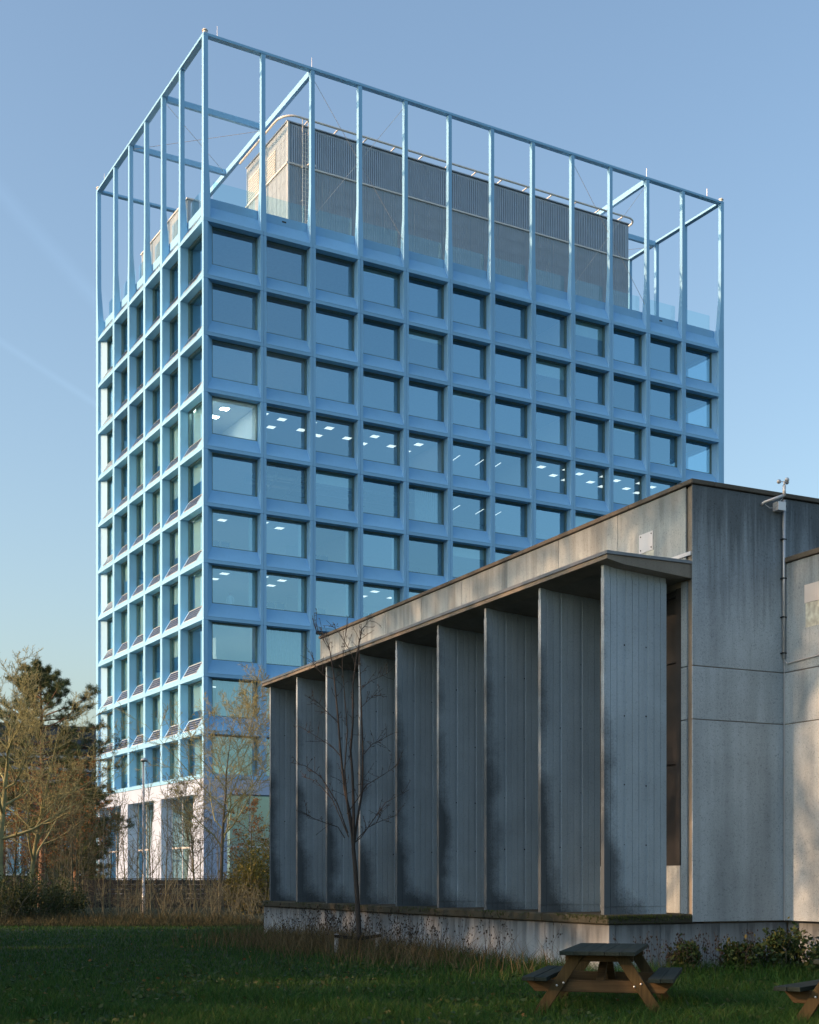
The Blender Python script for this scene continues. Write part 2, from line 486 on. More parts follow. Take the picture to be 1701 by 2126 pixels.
def brick_mat():
    m, n, l, bs = nodes_of('brown_brick')
    v = coord(n, l)
    bt = n.new('ShaderNodeTexBrick')
    bt.inputs['Scale'].default_value = 1.0
    bt.inputs['Brick Width'].default_value = 0.22; bt.inputs['Row Height'].default_value = 0.07; bt.inputs['Mortar Size'].default_value = 0.008
    bt.inputs['Color1'].default_value = (0.11, 0.055, 0.04, 1); bt.inputs['Color2'].default_value = (0.075, 0.038, 0.03, 1); bt.inputs['Mortar'].default_value = (0.10, 0.085, 0.075, 1)
    rot = n.new('ShaderNodeMapping'); rot.inputs['Rotation'].default_value = (R(90), 0, 0)
    l.new(v, rot.inputs[0]); l.new(rot.outputs[0], bt.inputs[0])
    l.new(bt.outputs[0], bs.inputs['Base Color']); bs.inputs['Roughness'].default_value = 0.9
    return m
M['brick'] = brick_mat()

# ================================================================== GROUND
g = MB()
g.box(-900, 900, -300, 1500, -0.6, 0.0)
tag(g.build('ground', M['ground']), kind='structure')


# ================================================================== OFFICE TOWER
# local frame: x along the shaded long facade, y along the sunlit short facade, origin = near corner
T_YAW = R(29.7264)
TL, TW = 43.69, 23.01            # facade lengths
BAY, E1, E2 = 3.543, 4.127, 4.42 # bay pitch, end bays of the long / short side
FLH, LINE0 = 3.609, 43.228       # storey height, height of the top joint line
DEP = 0.55                       # depth of the window reveals
BAND, SILL = 0.235, 1.185
PIER, CPIER = 0.20, 0.27         # half pier, corner pier
GAP = 0.010
tower = empty('office_tower', (-13.03, 86.0, 0.0), T_YAW)
tag(tower, 'tall pale blue office tower with deep square window grid and open rooftop frame', 'office tower')

def unit_dims(kind, w):
    """x limits of a facade panel: outer edges, front opening, glass opening"""
    xa, xb = GAP, w - GAP
    fl, fr = PIER, w - PIER
    gl, gr = fl, fr
    if kind == 'L':
        xa, fl = 0.0, CPIER; gl = w - PIER - (BAY - 2 * PIER)
    if kind == 'R':
        xb, fr = w, w - CPIER; gr = PIER + (BAY - 2 * PIER)
    return xa, xb, fl, fr, gl, gr

def panel_mesh(kind, w, h, low=False):
    xa, xb, fl, fr, gl, gr = unit_dims(kind, w)
    d = DEP
    zb = BAND if not low else 0.26
    zs = SILL if not low else 0.27
    zt = h - 0.016
    ya = DEP if kind == 'L' else 0.0        # mitred corners
    yb = DEP if kind == 'R' else 0.0
    xai, xbi = (xa + ya, xb - yb)
    b = MB()
    b.face((xa, 0, 0), (xb, 0, 0), (xb, 0, zb), (xa, 0, zb))                       # band
    b.face((xa, 0, 0), (xai, d, 0), (xbi, d, 0), (xb, 0, 0))                       # soffit of the head below
    b.face((fl, 0, zb), (fr, 0, zb), (gr, d, zs), (gl, d, zs))                     # sloping sill
    # shadow joint between band and sill: a shallow lip
    b.face((fl, -0.012, zb - 0.03), (fr, -0.012, zb - 0.03), (fr, -0.012, zb), (fl, -0.012, zb))
    b.face((fl, -0.012, zb), (fr, -0.012, zb), (fr, 0.0, zb + 0.002), (fl, 0.0, zb + 0.002))
    b.face((fl, 0, zb - 0.03), (fr, 0, zb - 0.03), (fr, -0.012, zb - 0.03), (fl, -0.012, zb - 0.03))
    b.face((xa, 0, zb), (fl, 0, zb), (fl, 0, zt), (xa, 0, zt))                     # pier fronts
    b.face((fr, 0, zb), (xb, 0, zb), (xb, 0, zt), (fr, 0, zt))
    b.face((fl, 0, zb), (gl, d, zs), (gl, d, zt), (fl, 0, zt))                     # jambs
    b.face((fr, 0, zb), (fr, 0, zt), (gr, d, zt), (gr, d, zs))
    if kind != 'L': b.face((xa, 0, 0), (xa, 0, zt), (xa, d, zt), (xa, d, 0))
    if kind != 'R': b.face((xb, 0, 0), (xb, d, 0), (xb, d, zt), (xb, 0, zt))
    b.face((xa, 0, zt), (fl, 0, zt), (gl, d, zt), (xai, d, zt))                    # pier tops
    b.face((fr, 0, zt), (xb, 0, zt), (xbi, d, zt), (gr, d, zt))
    b.face((xai, d, 0), (xai, d, zt), (gl, d, zt), (gl, d, 0))                     # backs
    b.face((gr, d, 0), (gr, d, zt), (xbi, d, zt), (xbi, d, 0))
    b.face((gl, d, 0), (gl, d, zs), (gr, d, zs), (gr, d, 0))
    return b.mesh('facade_panel', M['paint'])

def frame_mesh(kind, w, h, low=False):
    xa, xb, fl, fr, gl, gr = unit_dims(kind, w)
    zs = SILL if not low else 0.27
    b = MB(); t = 0.045; y0, y1 = DEP + 0.002, DEP + 0.20; zt = h - 0.02
    b.box(gl - 0.03, gl + t, y0 + 0.003, y1, zs - 0.03, zt)
    b.box(gr - t, gr + 0.03, y0 + 0.003, y1, zs - 0.03, zt)
    b.box(gl + t, gr - t, y0 + 0.003, y1, zs - 0.03, zs + t)
    b.box(gl + t, gr - t, y0 + 0.003, y1, zt - 0.06, zt)
    return b.mesh('window_frame', M['frame'])

def pane_mesh(kind, w, h, low=False):
    xa, xb, fl, fr, gl, gr = unit_dims(kind, w)
    zs = SILL if not low else 0.27
    b = MB()
    y = DEP + 0.16
    b.face((gl + .03, y, zs), (gr - .03, y, zs), (gr - .03, y, h - 0.06), (gl + .03, y, h - 0.06))
    return b.mesh('window_pane', M['glass'])

def solar_mesh(kind, w):
    """framed photovoltaic module lying on the sloping sill: 2 x 4 groups of cells"""
    xa, xb, fl, fr, gl, gr = unit_dims(kind, w)
    p0 = Vector((0, 0, BAND)); up = Vector((0, DEP, SILL - BAND)); ln = up.length; up.normalize()
    nrm = Vector((0, -up.z, up.y)).normalized()
    cxm = (gl + gr) / 2
    wd, s0, s1 = 2.40, 0.16, ln - 0.06
    b = MB()
    def P(x, s, hgt): q = p0 + up * s + nrm * hgt; return (cxm + x, q.y, q.z)
    b.mi = 0
    lo = [P(-wd / 2, s0, 0.004), P(wd / 2, s0, 0.004), P(wd / 2, s1, 0.004), P(-wd / 2, s1, 0.004)]
    hi = [P(-wd / 2, s0, 0.034), P(wd / 2, s0, 0.034), P(wd / 2, s1, 0.034), P(-wd / 2, s1, 0.034)]
    b.hexa(lo, hi)
    b.mi = 1
    nx, ny, g2 = 2, 4, 0.022
    for i in range(nx):
        for j in range(ny):
            x0 = -wd / 2 + 0.035 + (wd - 0.07) * i / nx + g2 / 2; x1 = -wd / 2 + 0.035 + (wd - 0.07) * (i + 1) / nx - g2 / 2
            a0 = s0 + 0.035 + (s1 - s0 - 0.07) * j / ny + g2 / 2; a1 = s0 + 0.035 + (s1 - s0 - 0.07) * (j + 1) / ny - g2 / 2
            b.hexa([P(x0, a0, .030), P(x1, a0, .030), P(x1, a1, .030), P(x0, a1, .030)],
                   [P(x0, a0, .038), P(x1, a0, .038), P(x1, a1, .038), P(x0, a1, .038)])
    return b.mesh('solar_panel', [M['pv_frame'], M['pv_cell']])

def blind_mesh(kind, w, h, x0, x1, z0, low=False, folds=False):
    xa, xb, fl, fr, gl, gr = unit_dims(kind, w)
    zs = SILL if not low else 0.27
    a, c = gl + (gr - gl) * x0, gl + (gr - gl) * x1
    zz = zs + (h - zs) * z0
    b = MB()
    if not folds:
        b.box(a, c, DEP + 0.26, DEP + 0.275, zz, h - 0.03)
    else:
        n = 26
        pts = [(a + (c - a) * i / n, DEP + 0.32 + (0.05 if i % 2 else -0.05)) for i in range(n + 1)]
        for (u0, v0), (u1, v1) in zip(pts, pts[1:]):
            b.face((u0, v0, zz), (u1, v1, zz), (u1, v1, h - .04), (u0, v0, h - .04))
    return b.mesh('blind', M['blind'] if not folds else M['curtain'])

ROWS = []                                   # (z of the panel foot, height, low?)
for r in range(9):
    ROWS.append((LINE0 - FLH * (r + 1), FLH, False))
Z_BASE = 7.93
ROWS.append((Z_BASE, LINE0 - FLH * 9 - Z_BASE, True))

_cache = {}
def cached(fn, *a):
    k = (fn.__name__,) + a
    if k not in _cache: _cache[k] = fn(*a)
    return _cache[k]

def long_bays():
    out = [('L', 0.0, E1)]
    for k in range(10): out.append(('M', E1 + BAY * k, BAY))
    out.append(('R', TL - E1, E1))
    return out
def short_bays():                            # seen from outside: from the far corner to the near one
    out = [('L', 0.0, E2)]
    for k in range(4): out.append(('M', E2 + BAY * k, BAY))
    out.append(('R', TW - E2, E2))
    return out

rb = random.Random(11)
for r, (z0, h, low) in enumerate(ROWS):
    for i, (kind, s, w) in enumerate(long_bays()):
        p = link('facade_panel', cached(panel_mesh, kind, w, h, low), tower, (s, 0, z0))
        link('window_frame', cached(frame_mesh, kind, w, h, low), p)
        link('window_pane', cached(pane_mesh, kind, w, h, low), p)
        if (r, i) in ((4, 4),):
            link('curtain', cached(blind_mesh, kind, w, h, 0.30, 1.0, 0.0, low, True), p)
        if (r, i) in ((7, 1), (8, 0), (8, 1), (8, 2)):  # eighth-row folds stand in for the reflection of a ribbed building
            link('curtain', cached(blind_mesh, kind, w, h, 0.12, 0.95, 0.0, low, True), p)
        if (r, i) in ((0, 3), (1, 7), (2, 9), (0, 8), (4, 2), (5, 5), (2, 5), (4, 8), (1, 4)):
            link('blind', cached(blind_mesh, kind, w, h, 0.0, 1.0, (.55, .78, .66, .85)[(r + i) % 4], low, False), p)
        if r in (5, 6) and i in (0, 1, 2, 3):
            link('blind', cached(blind_mesh, kind, w, h, 0.84, 1.0, 0.0, low, False), p)
    for i, (kind, s, w) in enumerate(short_bays()):
        p = link('facade_panel', cached(panel_mesh, kind, w, h, low), tower, (0, TW - s, z0), R(-90))
        link('window_frame', cached(frame_mesh, kind, w, h, low), p)
        link('window_pane', cached(pane_mesh, kind, w, h, low), p)
        if not low:
            link('solar_panel', cached(solar_mesh, kind, w), p)
        pr = rb.random()
        if r >= 3 and pr < 0.85:
            x0 = rb.choice((0.0, 0.10, 0.17)); zz = rb.choice((0.0, 0.0, 0.25, 0.45))
            link('blind', cached(blind_mesh, kind, w, h, x0, 1.0, zz, low, False), p)
        elif r < 4 and pr < 0.12:
            link('blind', cached(blind_mesh, kind, w, h, 0.5, 1.0, 0.0, low, False), p)

# the two sides turned away: plain openings so that daylight passes through the corner rooms
def away_side(w, bays, name, loc, rz):
    b = MB(); d = DEP
    for (z0, h, low) in ROWS:
        b.box(0.6, w - 0.6, 0.0, d, z0, z0 + SILL)
        for (kind, s, bw) in bays[1:]:
            b.box(s - PIER, s + PIER, 0.0, d, z0 + SILL, z0 + h)
    b.box(0.0, 0.7, 0.0, d - 0.01, 0, LINE0 + 1.7); b.box(w - 0.7, w, 0.0, d - 0.01, 0, LINE0 + 1.7)
    b.box(0.7, w - 0.7, 0.0, d, 0, Z_BASE - 0.02); b.box(0.7, w - 0.7, 0.02, d, LINE0 + 0.01, LINE0 + 1.75)
    o = b.build(name, M['paint'], tower, loc, rz)
    q = MB(); q.face((0.7, d * .6, Z_BASE), (w - .7, d * .6, Z_BASE), (w - .7, d * .6, LINE0), (0.7, d * .6, LINE0))
    link('window_pane', q.mesh('rear_glazing', M['glass']), o)
away_side(TW, short_bays(), 'end_facade', (TL - 0.003, 0.004, 0), R(90))
away_side(TL, long_bays(), 'rear_facade', (TL - 0.004, TW - 0.002, 0), R(180))

# ---- floors, ceilings, core and lamps inside
IN = DEP + 0.36
slab_z = [LINE0 - FLH * k for k in range(10)] + [Z_BASE]
raw = {1, 2, 3, 5}
for k, z in enumerate(slab_z):
    b = MB(); b.box(IN, TL - IN, IN, TW - IN, z + 0.02, z + 0.42)
    b.build('floor_slab', M['ceil_raw'] if k in (0, 1, 2, 4) else M['ceil_white'], tower)
b = MB(); b.box(9.0, TL - 9.0, 7.2, TW - 7.2, 0.2, LINE0 + 0.02)
b.build('core_wall', M['inner'], tower)
for r, xs in ((3, (4.13, 18.3, 25.4)), (4, (18.3, 32.5)), (5, (11.2, 25.4)), (6, (11.2, 18.3)), (7, (7.67, 21.8)), (8, (11.2,)), (0, (29.0,)), (1, (29.0,)), (2, (29.0,))):
    z0 = ROWS[r][0] + 0.43
    for x in xs:
        b = MB(); b.box(x - 0.05, x + 0.05, IN + 0.05, 7.1, z0, ROWS[r][0] + FLH + 0.01)
        b.build('partition_wall', M['inner'], tower)
lamp_me = MB(); lamp_me.mi = 0
lamp_me.box(-0.3, 0.3, -0.3, 0.3, -0.022, 0.0); lamp_me.mi = 1
lamp_me.face((-0.27, -0.27, -0.024), (-0.27, 0.27, -0.024), (0.27, 0.27, -0.024), (0.27, -0.27, -0.024))
lamp_me = lamp_me.mesh('ceiling_light', [M['trim_white'], M['lamp']])
boost_me = lamp_me.copy(); boost_me.materials[1] = M['lamp_boost']
strip = MB(); strip.mi = 0
strip.box(-0.05, 0.05, -0.75, 0.75, -0.05, 0.0); strip.mi = 1
strip.face((-0.04, -0.74, -0.052), (-0.04, 0.74, -0.052), (0.04, 0.74, -0.052), (0.04, -0.74, -0.052))
strip_me = strip.mesh('strip_light', [M['trim_white'], M['lamp']])
lit = {3: [0, 1, 2, 3, 4, 7, 8, 9, 10, 11], 5: [0, 1], 6: [0, 1, 3, 4], 7: [], 8: [0]}
for r, bays in lit.items():
    zc = ROWS[r][0] + FLH + 0.016
    for i in bays:
        kind, s, w = long_bays()[i]
        for (dx, dy) in ((0.9, 1.5), (2.4, 1.9), (0.9, 3.2), (2.4, 3.7)) if r != 5 else ((0.9, 1.5), (2.4, 2.3), (1.0, 3.4)):
            link('ceiling_light', boost_me if (r, i) == (3, 0) else lamp_me, tower, (s + dx, dy + DEP, zc))
for (r, i) in ((3, 5), (3, 6), (4, 5), (4, 6)):
    kind, s, w = long_bays()[i]
    zc = ROWS[r][0] + FLH + 0.0
    for dx in (0.8, 2.3):
        link('strip_light', strip_me, tower, (s + dx, 3.0, zc - 0.25), R(-8))
# ducts under the raw ceiling
z5 = ROWS[4][0] + FLH - 0.35
for (y, rr) in ((2.2, 0.16), (3.0, 0.10), (4.1, 0.2)):
    b = MB(); b.tube([(4.6, y, z5), (20.0, y, z5)], rr, 10); b.build('ceiling_duct', M['duct'], tower, smooth=True)
for x in (5.6, 7.2, 8.4):
    b = MB(); b.tube([(x, 1.2, z5 - 0.1), (x + 0.5, 2.6, z5 - 0.1), (x + 1.0, 5.0, z5 - 0.1)], 0.09, 8); b.build('ceiling_duct', M['duct'], tower, smooth=True)

# ---- ground storey: white base with raking piers
def base_side(openings, w, name, rz, loc, slant=1.6, mitL=False, mitR=False):
    b = MB(); zt, zo, d = Z_BASE - 0.03, 6.95, 0.9
    top = [(a, c) for a, c in openings]
    xs = 0.0
    def blk(x0, x1, x0b, x1b, z0, z1):
        m0 = d if (mitL and x0 == 0.0) else 0.0
        m1 = d if (mitR and abs(x1 - w) < 1e-6) else 0.0
        b.hexa([(x0b, 0, z0), (x1b, 0, z0), (x1b - m1, d, z0), (x0b + m0, d, z0)],
               [(x0, 0, z1), (x1, 0, z1), (x1 - m1, d, z1), (x0 + m0, d, z1)])
    prev_t, prev_b = 0.0, 0.0
    for a, c in top:                          # piers: straight on the right side of a pier, raking on its left
        blk(prev_t, a, prev_b, a, 0.0, zo)
        prev_t, prev_b = c, c - slant
    blk(prev_t, w, prev_b, w, 0.0, zo)
    m0 = d if mitL else 0; m1 = d if mitR else 0
    b.hexa([(0, 0, zo + .003), (w, 0, zo + .003), (w - m1, d, zo + .003), (m0, d, zo + .003)], [(0, 0, zt), (w, 0, zt), (w - m1, d, zt), (m0, d, zt)])
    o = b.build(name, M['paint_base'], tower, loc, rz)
    for a, c in openings:
        q = MB(); q.face((a, d - .1, 0), (c, d - .1, 0), (c, d - .1, zo), (a, d - .1, zo))
        link('window_pane', q.mesh('base_glass', M['glass']), o)
        f = MB()
        for k in range(4):
            x = a + 0.03 + (c - a - 0.12) * k / 3
            f.box(x, x + 0.07, d - 0.16, d - 0.06, 0, zo)
        f.box(a + .11, c - .11, d - 0.155, d - 0.062, 3.55, 3.65)
        link('window_frame', f.mesh('base_frame', M['pv_frame']), o)
    return o
base_side([(TW - 22.1, TW - 16.7), (TW - 15.2, TW - 9.4), (TW - 7.95, TW - 1.63)], TW, 'base_wall', R(-90), (0, TW, 0), mitR=True)
base_side([(1.6, 7.2), (8.7, 14.3), (15.8, 21.4), (22.9, 28.5), (30.0, 35.6), (37.1, 42.2)], TL, 'base_wall', 0, (0, 0, 0), mitL=True)
b = MB(); b.box(0.004, TL - .6, 0.004, TW - .6, Z_BASE - 0.026, Z_BASE - 0.006); b.build('dark_joint', M['darkmetal'], tower)  # dark plate filling the joint above the base
b = MB(); b.box(3.0, TL - 3, 3.0, 3.1, 0.2, Z_BASE - 0.05); b.box(3.0, 3.1, 3.1, TW - 3, 0.2, Z_BASE - 0.05); b.build('lobby_wall', M['inner'], tower)

# ---- parapet, posts and the open frame on the roof
def parapet_mesh(kind, w):
    xa, xb, fl, fr, gl, gr = unit_dims(kind, w)
    d = DEP; zb, zs, zt = BAND, SILL, 1.75
    ya = d if kind == 'L' else 0.0; yb = d if kind == 'R' else 0.0
    b = MB()
    b.face((xa, 0, 0), (xb, 0, 0), (xb, 0, zb), (xa, 0, zb))
    b.face((xa, 0, 0), (xa + ya, d, 0), (xb - yb, d, 0), (xb, 0, 0))
    b.face((xa, 0, zb), (xb, 0, zb), (xb - yb, d, zs), (xa + ya, d, zs))
    b.face((xa + ya, d, zs + .004), (xb - yb, d, zs + .004), (xb - yb, d, zt), (xa + ya, d, zt))
    b.face((xa + ya, d, zt), (xb - yb, d, zt), (xb - yb * 1.5, d + .25, zt), (xa + ya * 1.5, d + .25, zt))
    b.face((xa + ya * 1.5, d + .25, zt), (xb - yb * 1.5, d + .25, zt), (xb - yb * 1.5, d + .25, 0), (xa + ya * 1.5, d + .25, 0))
    if kind != 'L': b.face((xa, 0, 0), (xa, 0, zb), (xa, d, zs), (xa, d, zt), (xa, d + .25, zt), (xa, d + .25, 0))
    if kind != 'R': b.face((xb, 0, 0), (xb, d + .25, 0), (xb, d + .25, zt), (xb, d, zt), (xb, d, zs), (xb, 0, zb))
    return b.mesh('parapet_panel', M['paint'])

def rail_glass_mesh(kind, w):
    xa, xb, fl, fr, gl, gr = unit_dims(kind, w)
    b = MB(); b.face((gl + 0.12, DEP + .12, 1.752), (gr - 0.12, DEP + .12, 1.752), (gr - 0.12, DEP + .12, 2.95), (gl + 0.12, DEP + .12, 2.95))
    return b.mesh('glass_balustrade', M['glass_rail'])
z = LINE0
vent = MB(); vent.mi = 0; vent.box(1.55, 1.85, DEP - 0.006, DEP + 0.01, 1.42, 1.52)
vent_me = vent.mesh('parapet_vent', M['darkmetal'])
for i, (kind, s, w) in enumerate(long_bays()):
    p = link('parapet_panel', cached(parapet_mesh, kind, w), tower, (s, 0, z))
    link('glass_balustrade', cached(rail_glass_mesh, kind, w), p)
    if i in (1, 10): link('parapet_vent', vent_me, p)
for kind, s, w in short_bays():
    p = link('parapet_panel', cached(parapet_mesh, kind, w), tower, (0, TW - s, z), R(-90))
    link('glass_balustrade', cached(rail_glass_mesh, kind, w), p)
    link('solar_panel', cached(solar_mesh, kind, w), p)
b = MB(); b.box(DEP + .3, TL - .56, DEP + .3, TW - .56, z + 0.45, z + 1.0); b.build('roof_deck', M['ceil_raw'], tower)

FT = 11.91                                     # height of the frame above the joint line
def rect(x0, x1, y0, y1, z): return [(x0, y0, z), (x1, y0, z), (x1, y1, z), (x0, y1, z)]
pm = MB()
pm.loft([rect(-.196, .196, -.004, DEP + .03, BAND + .004), rect(-.19, .19, -.002, .47, 1.75), rect(-.14, .14, .03, .33, 3.9), rect(-.135, .135, .03, .32, FT - .162)])
post_me = pm.mesh('roof_post', M['paint'])
pm = MB()
c5 = .5
pm.loft([rect(.004, .45, .004, .45, BAND + .004), rect(.004, .47, .004, .47, 1.6), rect(.004, .32, .004, .32, 4.2), rect(.004, .30, .004, .30, FT - .162)])
corner_me = pm.mesh('roof_post', M['paint'])
xl = [E1 + BAY * k for k in range(11)]
yl = [E2 + BAY * k for k in range(5)]
for x in xl:
    link('roof_post', post_me, tower, (x, 0, z)); link('roof_post', post_me, tower, (x, TW, z), R(180))
for y in yl:
    link('roof_post', post_me, tower, (0, y, z), R(-90)); link('roof_post', post_me, tower, (TL, y, z), R(90))
for (x, y, a) in ((0, 0, 0), (TL, 0, 90), (TL, TW, 180), (0, TW, 270)):
    link('roof_post', corner_me, tower, (x, y, z), R(a))
zt0, zt1 = z + FT - .16, z + FT
def beam(x0, x1, y0, y1, z0=zt0, z1=zt1, name='roof_beam'):
    b = MB(); b.box(x0, x1, y0, y1, z0, z1); return b.build(name, M['paint'], tower)
beam(0, TL, 0, .40); beam(0, TL, TW - .40, TW); beam(0, .40, .402, TW - .402); beam(TL - .40, TL, .402, TW - .402)
X2, X10 = xl[1], xl[9]
zb0, zb1 = z + FT - .42, z + FT - .03
for x in (X2, X10): beam(x - .13, x + .13, .404, TW - .404, zb0, zb1, 'cross_beam')
for y in (yl[1], yl[3]):
    beam(.404, X2 - .135, y - .13, y + .13, zb0, zb1, 'cross_beam'); beam(X10 + .135, TL - .404, y - .13, y + .13, zb0, zb1, 'cross_beam')
def cable(p, q):
    b = MB(); b.tube([p, q], 0.016, 5); b.build('brace_cable', M['steel'], tower)
for k0, k1 in ((1, 3), (7, 9)):
    cable((xl[k0], .2, z + FT - .5), (xl[k1], .2, z + 2.0)); cable((xl[k0], .2, z + 2.0), (xl[k1], .2, z + FT - .5))
for xa_, xb_ in ((.2, X2), (X10, TL - .2)):
    cable((xa_, yl[1], zb0), (xb_, yl[3], zb0 + .05)); cable((xa_, yl[3], zb0), (xb_, yl[1], zb0 + .05))
for (x, y) in ((.16, .16), (TL - .16, .16), (.16, TW - .16)):
    b = MB(); b.tube([(x, y, zt1), (x, y, zt1 + .16)], .15, 12); b.sphere((x, y, zt1 + .16), .2, 12, 6, (1, 1, .8), True)
    b.build('beacon_dome', M['trim_white'], tower, smooth=True)
for (x, y) in ((1.0, .2), (X2, .2), (X10, .2), (TL - 1.6, .2), (.2, TW - 1.5), (E1 + .5, TW - 2)):
    b = MB(); b.tube([(x, y, zt1), (x, y, zt1 + .75)], .012, 5); b.build('lightning_rod', M['steel'], tower)

# ---- plant room on the roof
PX0, PX1, PY0, PY1, PZ0, PZ1, PZM = 7.35, 36.75, 3.3, 10.4, LINE0 + 0.98, 53.0, 50.2
b = MB(); b.box(PX0, PX1, PY0, PY1, PZ0, PZ1); b.build('plant_room', M['clad_sheet'], tower)
rng = random.Random(3)
n = int((PX1 - PX0 - .5) / 0.165)
b = MB()
for i in range(n):
    x = PX0 + .25 + i * 0.165
    b.box(x, x + 0.085, PY0 - 0.09, PY0 - 0.012, PZM + .14, PZ1 - .12)
b.box(PX0 + .2, PX1 - .1, PY0 - 0.012, PY0 - 0.004, PZM + .12, PZ1 - .1)
tag(b.build('louvre_wall', M['clad_dark'], tower), kind='stuff')
# cladding sheets below and on the lit end, each a sheet with folded ribs
def sheet_mesh(w, h, pitch=0.18):
    b = MB(); x = 0.0; pts = [(0, 0)]
    while x + pitch < w:
        pts += [(x + pitch * .55, 0), (x + pitch * .62, -.03), (x + pitch * .93, -.03), (x + pitch, 0)]; x += pitch
    pts.append((w - .012, 0))
    for (u0, v0), (u1, v1) in zip(pts, pts[1:]):
        b.face((u0, v0, 0), (u1, v1, 0), (u1, v1, h), (u0, v0, h))
    return b.mesh('cladding_sheet', M['clad_sheet'])
shw = (PX1 - PX0 - .12) / 12
hs = (PZM - PZ0) / 6
sm = sheet_mesh(shw, hs - .012)
for i in range(12):
    for j in range(6):
        link('cladding_sheet', sm, tower, (PX0 + .06 + i * shw, PY0 - .02, PZ0 + j * hs))
shw2 = (PY1 - PY0) / 4; hs2 = (PZ1 - PZ0) / 9
sm2 = sheet_mesh(shw2, hs2 - .012, .22)
for i in range(4):
    for j in range(9):
        link('cladding_sheet', sm2, tower, (PX0 - .02, PY1 - i * shw2, PZ0 + j * hs2), R(-90))
b = MB(); b.box(PX0 - .06, PX0 + .06, PY0 - .11, PY0 + .0, PZ0, PZ1 + .05); b.build('corner_trim', M['trim_white'], tower)
b = MB(); b.box(PX0 + .062, PX1, PY0 - .13, PY0 - .02, PZM, PZM + .1); b.box(PX0 - .13, PX0 - .02, PY0 - .13, PY1, PZM - .02, PZM + .08); b.build('mid_trim', M['trim_white'], tower)
b = MB(); b.box(PX0 - .1, PX1 + .05, PY0 - .1, PY1, PZ1 + .052, PZ1 + .12); b.build('roof_trim', M['clad_dark'], tower)
# tubular rail round the top
pts = [(PX0 - .55, PY1, PZ1 + .30)] + [(PX0 - .55 + 1.1 * (1 - math.cos(a)), PY0 - .5 + 1.3 * (1 - math.sin(a)), PZ1 + .30) for a in np.linspace(0, math.pi / 2, 8)] 
pts += [(PX1 - .4, PY0 - .5, PZ1 + .30)] + [(PX1 - .4 + .9 * math.sin(a), PY0 + .4 - .9 * math.cos(a), PZ1 + .3) for a in np.linspace(.2, math.pi / 2, 6)] + [(PX1 + .5, PY1, PZ1 + .3)]
b = MB(); b.tube(pts, .075, 8); rail = b.build('roof_rail', M['trim_white'], tower, smooth=True)
bk = MB(); bk.box(-.04, .04, -.52, .15, -.03, .03); bk.sphere((0, -.45, .12), .07, 8, 5)
bkm = bk.mesh('rail_bracket', M['trim_white'])
for k in range(13): link('rail_bracket', bkm, tower, (PX0 + 1.3 + k * 2.26, PY0, PZ1 + .22))
# ladder
lx = PX0 + 1.15
b = MB()
for dx in (-.22, 0.0, .22): b.box(lx + dx - .022, lx + dx + .022, PY0 - .42, PY0 - .37, PZ0, PZ1 + .35 if dx else PZ1 - .6)
k = 0
while PZ0 + .25 + k * .3 < PZ1:
    zz = PZ0 + .25 + k * .3; b.box(lx - .2, lx + .2, PY0 - .41, PY0 - .38, zz, zz + .03); k += 1
for zz in (PZ0 + 1.6, PZ0 + 3.6, PZ0 + 5.9): b.box(lx - .215, lx - .18, PY0 - .375, PY0 - .05, zz, zz + .05)
b.build('ladder', M['trim_white'], tower)
for zz in (PZ0 + 2.1, PZ0 + 5.9):
    b = MB(); b.box(lx + .05, lx + .6, PY0 - .75, PY0 - .44, zz, zz + .10); b.build('floodlight', M['trim_white'], tower)
# louvred openings in the lit end
for y in (5.2, 8.0):
    b = MB(); b.box(PX0 - .10, PX0 - .055, y, y + 1.9, PZM + .12, PZM + 1.8); fr_ = b.build('vent_grille', M['curtain'], tower)
    q = MB()
    for kk in range(9): q.box(PX0 - .13, PX0 - .102, y + .04, y + 1.86, PZM + .18 + kk * .18, PZM + .27 + kk * .18)
    link('slats', q.mesh('slats', M['clad_sheet']), fr_)
# lower pavilion beside the plant room
b = MB(); b.box(1.75, PX0 - .15, 7.5, 17.2, PZ0, 48.2); b.build('roof_pavilion', M['clad_sheet'], tower)
sm3 = sheet_mesh(2.42, 48.2 - PZ0 - .02, .25)
for i in range(4): link('cladding_sheet', sm3, tower, (1.73, 17.2 - i * 2.425, PZ0), R(-90))
for y in (9.0, 11.6, 14.2):
    b = MB(); b.box(1.66, 1.70, y, y + 1.3, PZ0 + .9, PZ0 + 2.0); b.build('pavilion_window', M['frame'], tower)
b = MB(); b.box(1.65, PX0 - .16, 7.4, 17.25, 48.21, 48.3); b.build('pavilion_trim', M['trim_white'], tower)

# ================================================================== CONCRETE HALL
# local frame: x from the canopy edge into the building, y along the colonnade away from the camera
HALL = empty('concrete_hall', (3.10, 21.2, 0.0), R(25.99))
tag(HALL, 'low weathered concrete hall with tall vertical fins under a thin canopy', 'hall')
WX, HL = 1.623, 15.83
XV = WX + 1.90                       # where the side wing begins
PITCH, FIN0 = 1.905, 0.30
Z_LEDGE0, Z_LEDGE1 = 0.822, 0.974
Z_OV, Z_G1, Z_G2, Z_TOP, Z_CAP = 0.845, 4.122, 4.985, 7.905, 7.99
hr = random.Random(5)

# core mass behind everything
b = MB(); b.box(WX + .35, 12.0, 0.14, HL - .14, 0.0, 7.7); b.box(XV + .14, 12.0, -7.86, .139, 0.0, 6.6); b.build('inner_mass', M['conc_soffit'], HALL)

